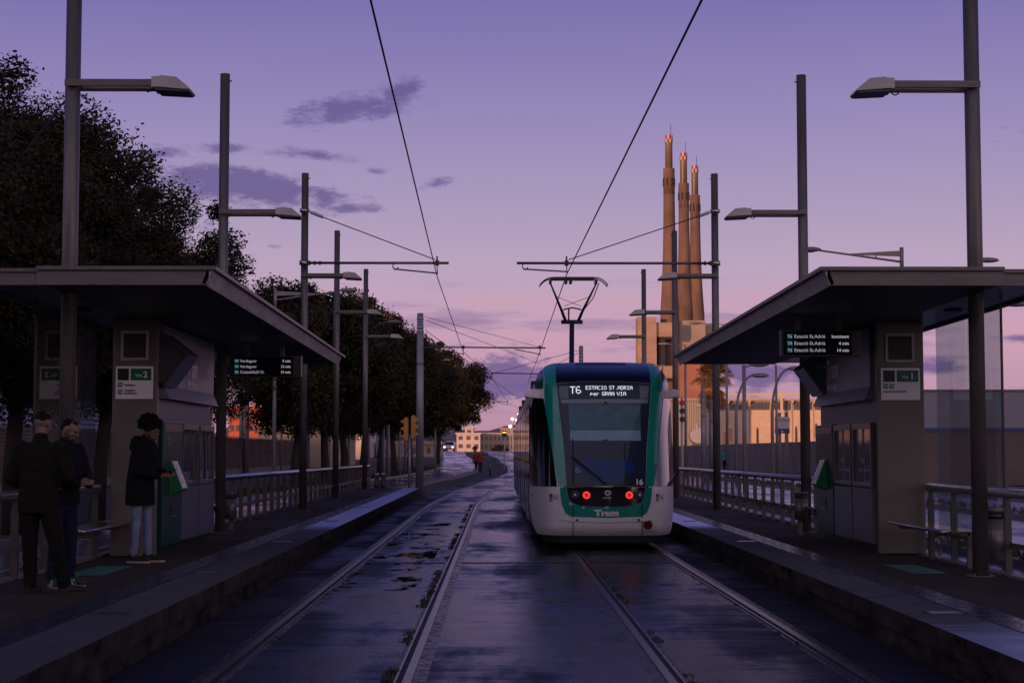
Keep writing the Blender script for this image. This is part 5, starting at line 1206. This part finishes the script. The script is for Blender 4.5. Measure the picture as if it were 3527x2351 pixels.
def hand(b,w,d,up,s=1.,curl=.6,side=1,phone=True):
    # w wrist, d direction of fingers, up = back of hand direction
    w=Vector(w); d=Vector(d).normalized(); up=Vector(up); up=(up-d*up.dot(d)).normalized(); r=d.cross(up)*side
    rot=Matrix((r,d,up)).transposed()
    b.ell(w+d*.045*s,(.042*s,.052*s,.017*s),12,8,rot)
    for k in range(4):
        o=w+d*.085*s+r*(.030-.020*k)*s; L=[.038,.043,.040,.032][k]*s; dd=(d-up*curl*.5).normalized(); p1=o+dd*L; d2=(d*.5-up*curl*1.5).normalized(); p2=p1+d2*L*.65; d3=(-d*.2-up).normalized(); p3=p2+d3*L*.5
        limb(b,[o-d*.01,p1,p2,p3],[.0095*s,.009*s,.0082*s,.007*s],8)
    o=w+r*.035*s+d*.03*s; limb(b,[o,o+r*.018*s+d*.03*s-up*.005,o+r*.012*s+d*.055*s-up*.022*s],[.0125*s,.010*s,.008*s],8)
def figure(lab,x,y,z,face,spec):
    """face: yaw in degrees, 0 = facing the camera (-Y)"""
    t=thing('person',lab,'person',(x,y,z),R(face)); H=spec.get('h',1.76); k=H/1.76
    V=lambda *p:Vector(p)*k
    hp=spec.get('hip',(0,0,.92)); ft=spec['feet']; kn=spec['knees']
    hip=[V(hp[0]-.09,hp[1],hp[2]),V(hp[0]+.09,hp[1],hp[2])]; knee=[V(*q) for q in kn]; ank=[V(q[0],q[1],.085) for q in ft]
    lean=spec.get('lean',0.); ch=V(hp[0],hp[1]-.01-lean*.6,1.25); shc=V(hp[0],hp[1]-lean,1.44); nk=V(hp[0],hp[1]-lean-.015,1.50)
    hc=V(*spec['head']); rot=Matrix.Rotation(R(spec.get('hyaw',0)),3,'Z')@Matrix.Rotation(R(spec.get('hpitch',0)),3,'X')
    sw=.175*spec.get('sw',1); sho=[shc+V(-sw,0,-.03),shc+V(sw,0,-.03)]; elb=[V(*q) for q in spec['elbows']]; wr=[V(*q) for q in spec['wrists']]
    # body: one continuous surface
    b=MB(); torso(b,[(hp[0]*k,hp[1]*k,.84*k,.15*k,.10*k),(hp[0]*k,hp[1]*k,.98*k,.155*k,.105*k),(hp[0]*k,(ch.y+hip[0].y)/2,1.12*k,.13*k,.09*k),(ch.x,ch.y,1.28*k,.155*k,.10*k),(shc.x,shc.y,1.42*k,.15*k,.08*k)])
    for s in (0,1):
        limb(b,[hip[s],knee[s],ank[s]],[.082*k,.053*k,.038*k]); limb(b,[sho[s],elb[s],wr[s]],[.05*k,.037*k,.025*k])
        fd=Vector((ft[s][2],ft[s][3],0)).normalized(); b.ell(ank[s]+fd*.05*k-Vector((0,0,.05*k)),(.036*k,.036*k,.03*k))
        hd_=spec['hands'][s]; hand(b,wr[s],hd_[0],hd_[1],1.0*k,spec.get('curl',.6),hd_[2])
    limb(b,[nk-V(0,-.005,.06),(nk+hc)/2+V(0,.01,-.01),hc+rot@V(0,.02,-.03)],[.06*k,.054*k,.055*k]); head(b,hc,rot,1.02*k)
    put('body',remesh(b,.0075,'body',smooth=3),spec.get('skin',mat('skin',(.26,.135,.095),.5,var=.08)),t)
    for q in (-1,1):
        MB().ell(hc+rot@Vector((q*.031,-.085,.006))*k,(.011*k,.006*k,.006*k),8,6,rot).build('eye',mat('eye dark',(.03,.02,.02),.2),t)
    # trousers
    b=MB(); lw=spec.get('legw',1.); torso(b,[(hp[0]*k,hp[1]*k,.80*k,.165*k,.12*k),(hp[0]*k,hp[1]*k,.92*k,.17*k,.125*k),(hp[0]*k,hp[1]*k,1.04*k,.16*k,.115*k)])
    rn=random.Random(len(lab))
    for s in (0,1):
        hem=ank[s]+Vector((0,0,.015)); limb(b,[hip[s]-V(0,0,.02),(hip[s]+knee[s])/2,knee[s],(knee[s]*.45+hem*.55),hem],[.10*k*lw,.086*k*lw,.068*k*lw,.060*k*lw,.056*k*lw])
        for q in range(5):
            f=rn.uniform(.55,1.); p=knee[s]*(1-f)+hem*f; b.ell(p+Vector((rn.uniform(-.01,.01),rn.uniform(-.02,.02),0)),(.064*k*lw,.062*k*lw,.018*k),12,6)
    put('trousers',remesh(b,.012,'trousers',[((0,0,.065*k),(0,0,-1))],3),spec['trouser'],t)
    # jacket
    b=MB(); hem=spec.get('hem',.80); jw=spec.get('jw',1.)
    torso(b,[(hp[0]*k,hp[1]*k,(hem-.05)*k,.200*k*jw,.165*k*jw),(hp[0]*k,hp[1]*k,(hem+.08)*k,.200*k*jw,.165*k*jw),(hp[0]*k,hp[1]*k,1.0*k,.195*k*jw,.155*k*jw),(ch.x,(ch.y+hip[0].y)/2,1.15*k,.195*k*jw,.150*k*jw),(ch.x,ch.y,1.30*k,.205*k*jw,.145*k*jw),(shc.x,shc.y,1.42*k,.175*k,.115*k),(shc.x,shc.y,1.475*k,.10*k,.08*k)])
    for s in (0,1):
        mid=(sho[s]+elb[s])/2; limb(b,[sho[s],mid,elb[s],elb[s]*.4+wr[s]*.6,wr[s]-(wr[s]-elb[s]).normalized()*.02],[.082*k*jw,.074*k*jw,.068*k*jw,.058*k*jw,.046*k*jw])
        for q in range(4):
            f=rn.uniform(.2,.9); p=elb[s]*(1-f)+wr[s]*f; b.ell(p,(.066*k*jw*(1-.25*f),.062*k*jw*(1-.25*f),.016*k),12,6,(wr[s]-elb[s]).to_track_quat('Z','Y').to_matrix())
    for q in range(6): b.ell(Vector((hp[0]*k+rn.uniform(-.12,.12),hp[1]*k+rn.choice((-.1,.1))*k,rn.uniform(hem+.1,1.3)*k)),(.06,.05,.018),10,6)
    limb(b,[nk-V(0,0,.03),nk+V(0,-.0,.012)],[.082*k,.072*k])
    if spec.get('hood'): b.ell(nk+V(0,.115,-.03),(.125*k,.075*k,.085*k),14,10); b.ell(nk+V(0,.15,-.09),(.09*k,.06*k,.07*k),12,8)
    j=put('jacket',remesh(b,.013,'jacket',[((0,0,hem*k),(0,0,-1))],3),spec['jacket'],t)
    # hair
    b=MB(); hs=spec.get('hair','short')
    HE=lambda p,r:b.ell(hc+rot@Vector(p)*k,tuple(q*k for q in r),12,8,rot)
    if hs=='short': HE((0,.020,.062),(.076,.089,.064)); HE((0,.050,.038),(.070,.058,.05)); HE((0,-.03,.092),(.056,.045,.026))
    elif hs=='receding': HE((0,.030,.055),(.077,.085,.066)); HE((0,.05,.02),(.074,.062,.062)); HE((0,-.022,.092),(.040,.04,.022))
    elif hs=='long': HE((0,.03,.05),(.085,.09,.08)); HE((0,.06,-.05),(.08,.05,.12))
    else:
        HE((0,.03,.06),(.095,.105,.085)); rr=random.Random(2)
        for q in range(230):
            d=Vector((rr.gauss(0,1),rr.gauss(.35,1),rr.gauss(.55,1))).normalized()
            if d.y<-.55 and d.z<.45: continue
            if d.z<-.45: continue
            p=Vector((d.x*.118,.03+d.y*.130,.065+d.z*.118))*rr.uniform(.90,1.20); q_=rr.uniform(.012,.026); HE(p,(q_,q_,q_*1.1))
    put('hair',remesh(b,.006 if hs=='curly' else .008,'hair',smooth=1 if hs=='curly' else 2),spec.get('hairm',mat('dark hair',(.006,.005,.004),.8,spec=.15,bump=.6,bscale=60)),t)
    if spec.get('beard'):
        b=MB(); HE((0,-.055,-.070),(.047,.040,.030)); HE((0,-.080,-.034),(.030,.014,.008)); 
        for q in (-1,1): HE((q*.052,-.02,-.045),(.012,.04,.036))
        put('beard',remesh(b,.007,'beard',smooth=2),mat('stubble',(.035,.022,.018),.7),t)
    # shoes
    for s in (0,1):
        fd=Vector((ft[s][2],ft[s][3],0)).normalized(); sd_=Vector((-fd.y,fd.x,0)); a=Vector((ank[s].x,ank[s].y,0)); rt=Matrix((sd_,fd,Vector((0,0,1)))).transposed()
        b=MB(); b.ell(a+fd*.03*k+Vector((0,0,.060)),(.045*k,.075*k,.045*k),14,8,rt); b.ell(a+fd*.12*k+Vector((0,0,.046)),(.049*k,.095*k,.034*k),14,8,rt); b.ell(a-fd*.02+Vector((0,0,.085)),(.042*k,.05*k,.04*k),12,8,rt); b.ell(a+fd*.05*k+Vector((0,0,.035)),(.046*k,.12*k,.03*k),14,8,rt)
        so=put('shoe',remesh(b,.009,'shoe',[((0,0,.014),(0,0,-1))],2),spec['shoe'],t)
        b=MB(); n=20; pr=[]
        for q in range(n): 
            c_,s_=math.cos(2*PI*q/n),math.sin(2*PI*q/n); p=a+fd*(.065*k+s_*.155*k)+sd_*c_*(.050*k if s_>-.2 else .043*k); pr.append((p.x,p.y))
        b.prism(pr,.0,.024,'z'); b.build('sole',spec['sole'],so)
        if spec.get('stripes'):
            b=MB()
            for q in range(3):
                for sg in (-1,1):
                    o=a+fd*(.045+.032*q)*k+sd_*sg*.047*k; b.add([o+Vector((0,0,.026)),o+fd*.012+Vector((0,0,.026)),o+fd*-.012-sd_*sg*.012+Vector((0,0,.080)),o+fd*-.026-sd_*sg*.012+Vector((0,0,.080))],[(0,1,2,3)])
            for q in range(0): pass
            b.build('stripes',M_TEXTW,so,fix=False)
    if spec.get('phone'):
        p,pd,pu=spec['phone']; p=V(*p); pd=Vector(pd).normalized(); pu=Vector(pu); pu=(pu-pd*pu.dot(pd)).normalized(); r=pd.cross(pu); M=Matrix((r,pd,pu)).transposed().to_4x4(); M.translation=t.matrix_basis@p if False else p
        b=MB().box(-.036,-.075,-.004,.036,.075,.004).xf(Matrix.Translation((0,0,0))); 
        ph=thing('phone',spec['phonelab'],'phone',Vector((x,y,z))+Matrix.Rotation(R(face),3,'Z')@p,R(face)); M.translation=(0,0,0); b.xf(M); b.build('case',M_BLACK,ph,bevel=.003)
        b=MB().box(-.032,-.070,.0042,.032,.070,.005); b.xf(M); b.build('screen',mat('phone glass',(.01,.012,.02),.08),ph)
    return t
OL=mat('olive dark jacket cloth',(.0085,.0075,.006),.9,spec=.15,var=.25,vscale=5,bump=.4,bscale=14); NV=mat('navy dark jacket cloth',(.0055,.006,.010),.85,spec=.15,var=.2,vscale=5,bump=.4,bscale=14); BK=mat('black parka cloth',(.0035,.0035,.0055),.85,spec=.2,bump=.4,bscale=14)
CH=mat('charcoal trousers cloth',(.008,.007,.007),.9,spec=.15,var=.25,vscale=6,bump=.4,bscale=16); DN=mat('dark denim',(.008,.012,.032),.85,spec=.15,var=.25,vscale=6,bump=.3,bscale=16); LD=mat('light washed denim',(.15,.19,.29),.85,spec=.15,var=.35,vscale=9,bump=.5,bscale=18)
BS=mat('black suede',(.010,.009,.009),.8); GS=mat('green suede',(.004,.05,.025),.7); SO=mat('tan rubber sole',(.20,.12,.07),.6); SD=mat('black sole',(.008,.008,.008),.7); SP=mat('pale rubber sole',(.36,.27,.22),.6)
# man with his back to the camera, looking to the right
figure('man in a dark olive jacket seen from behind, leftmost of the three men waiting',-4.50,16.35,PZ,172,dict(h=1.77,feet=[(-.27,-.0,-.95,-.35),(.05,.06,-.1,-1)],knees=[(-.19,.03,.50),(.08,.02,.50)],hip=(0,.02,.92),lean=.02,
  elbows=[(-.31,-.00,1.13),(.29,.03,1.12)],wrists=[(-.17,-.22,1.04),(.17,-.20,1.02)],hands=[((.5,-.7,.1),(0,-.2,1),-1),((-.5,-.7,.1),(0,-.2,1),1)],head=(-.0,-.05,1.645),hyaw=-12,hpitch=14,hem=.79,jw=1.0,sw=1.1,legw=1.12,
  trouser=CH,jacket=OL,shoe=BS,sole=SD,hair='short',skin=mat('skin light',(.15,.082,.062),.5,var=.06)))
figure('man in a dark navy jacket looking at his phone, middle of the three men',-4.47,17.15,PZ,58,dict(h=1.74,feet=[(-.12,.02,-.35,-1),(.12,.02,.1,-1)],knees=[(-.11,-.01,.50),(.10,-.01,.50)],hip=(0,.03,.92),lean=.04,
  elbows=[(-.27,-.05,1.13),(.26,-.06,1.13)],wrists=[(-.07,-.30,1.07),(.07,-.29,1.06)],hands=[((.35,-1,.25),(-.8,-.1,.25),-1),((-.35,-1,.25),(.8,-.1,.25),1)],head=(0,-.075,1.62),hyaw=12,hpitch=24,hem=.86,jw=1.02,
  trouser=DN,jacket=NV,shoe=GS,sole=SO,stripes=True,hair='receding',beard=True,skin=mat('skin light',(.15,.082,.062)),phone=((0.005,-.385,1.115),(0,-1,.45),(0,.4,1)),phonelab='dark phone held by the man in the navy jacket'))
figure('man with curly hair, black parka and pale jeans with phone by the left kiosk',-4.47,20.95,PZ,78,dict(h=1.80,feet=[(-.11,.06,.0,-1),(.10,-.04,.05,-1)],knees=[(-.10,.03,.50),(.09,-.03,.50)],hip=(0,.03,.92),lean=.05,
  elbows=[(-.25,-.02,1.12),(.24,-.05,1.12)],wrists=[(-.10,-.26,1.06),(.08,-.27,1.08)],hands=[((.2,-1,.15),(-.5,-.1,.8),-1),((-.3,-1,.15),(.5,-.1,.8),1)],head=(0,-.10,1.60),hyaw=-6,hpitch=20,hem=.70,jw=1.06,legw=.82,hood=True,
  trouser=LD,jacket=BK,shoe=BS,sole=SP,hair='curly',beard=True,skin=mat('skin light',(.15,.082,.062)),phone=((-.01,-.37,1.12),(0,-1,.30),(0,.3,1)),phonelab='dark phone held by the curly haired man'))
# glasses of the curly man are small: a frame at the brow
def walker(lab,u,y,z,face,top,leg,h,hair,shoe=BS,hem=.92,skin=None,leglen=None):
    f=figure(lab,bx(u,y),y,z,face,dict(h=h,feet=[(-.09,-.16,0,-1),(.09,.18,0,-1)],knees=[(-.09,-.14,.50),(.09,.02,.50)],hip=(0,0,.92),lean=.02,elbows=[(-.25,.06,1.15),(.25,-.02,1.15)],wrists=[(-.24,-.10,.95),(.24,.12,.93)],
      hands=[((0,-.3,-1),(-1,0,0),-1),((0,-.1,-1),(1,0,0),1)],head=(0,-.04,1.65),hem=hem,jw=1.0,trouser=leg,jacket=top,shoe=shoe,sole=SD,hair=hair)); return f
walker('distant woman in a pink top and dark trousers walking by the concrete wall',1635,136,.11,160,mat('pink top',(.42,.22,.30),.8),CH,1.68,'long'); walker('distant man in a teal top and black shorts walking by the concrete wall',1663.5,135,.11,200,mat('teal top',(.02,.16,.20),.8),BK,1.74,'short')
walker('distant person in a red jacket standing in the far road, nearer of the pair',1102.5,137,0,10,mat('red jacket cloth',(.20,.012,.02),.8),BK,1.72,'short',hem=.84); walker('distant person in a red jacket half hidden behind the nearer one',1093.5,152,.03,20,mat('red jacket cloth',(.20,.012,.02)),BK,1.72,'short',hem=.84)
# scooter rider behind
ys_=205; sc=thing('scooter','dark scooter ridden toward the camera on the far road','scooter',(bx(1091,ys_),ys_,gz(ys_)))
MB().cyl((-.05,-.6,.28),(.05,-.6,.28),.28,n=16).build('wheel',M_BLACK,sc); MB().cyl((-.05,.6,.28),(.05,.6,.28),.28,n=16).build('wheel',M_BLACK,sc); MB().prism([(-.55,.3),(-.45,1.0),(-.35,1.0),(-.3,.4),(.2,.38),(.3,.75),(.9,.8),(.8,.35)],-.16,.16,'x').build('body',M_BLACK,sc,bevel=.03); MB().cyl((-.33,-.42,1.05),(.33,-.42,1.05),.025,n=8).build('handlebar',M_BLACK,sc)
figure('rider sitting on the dark scooter on the far road',bx(1091,ys_),ys_+.25,gz(ys_)+.0,0,dict(h=1.7,feet=[(-.14,-.45,0,-1),(.14,-.45,0,-1)],knees=[(-.16,-.42,.66),(.16,-.42,.66)],hip=(0,0,.86),lean=.08,elbows=[(-.30,-.28,1.15),(.30,-.28,1.15)],wrists=[(-.30,-.52,1.06),(.30,-.52,1.06)],
   hands=[((0,-1,0),(0,0,1),-1),((0,-1,0),(0,0,1),1)],head=(0,-.12,1.66),hem=.86,trouser=BK,jacket=BK,shoe=BS,sole=SD,hair='short'))
# car with lit headlights at the crest
yc=262; car=thing('car','white car with lit headlights coming over the crest of the far road','car',(bx(1031.5,yc),yc,gz(yc)))
b=MB(); pf=[(-2.1,.35),(-2.15,.62),(-2.0,.85),(-1.15,1.0),(-.55,1.5),(1.2,1.55),(2.0,1.05),(2.1,.4)]
b.prism([(y,z) for y,z in pf],-.88,.88,'x'); b.build('body',mat('white car paint',(.55,.55,.58),.25,coat=.5),car,bevel=.08)
b=MB(); b.add([(-.76,-1.13,1.06),(.76,-1.13,1.06),(.66,-.62,1.47),(-.66,-.62,1.47)],[(0,1,2,3)]); b.build('windscreen',M_WIN,car,fix=False)
M_HL=mat('lit headlight',(1,1,1),.3,emit=(.9,.95,1),es=1.8)
for s in (-1,1):
    MB().ell((s*.64,-2.10,.66),(.19,.08,.14),12,8).build('headlight',M_HL,car)
    for yw in (-1.35,1.35): MB().cyl((s*.7,yw,.33),(s*.9,yw,.33),.33,n=18).build('wheel',M_BLACK,car)
MB().box(-.45,-2.17,.45,.45,-2.13,.6).build('grille',M_BLACK,car)
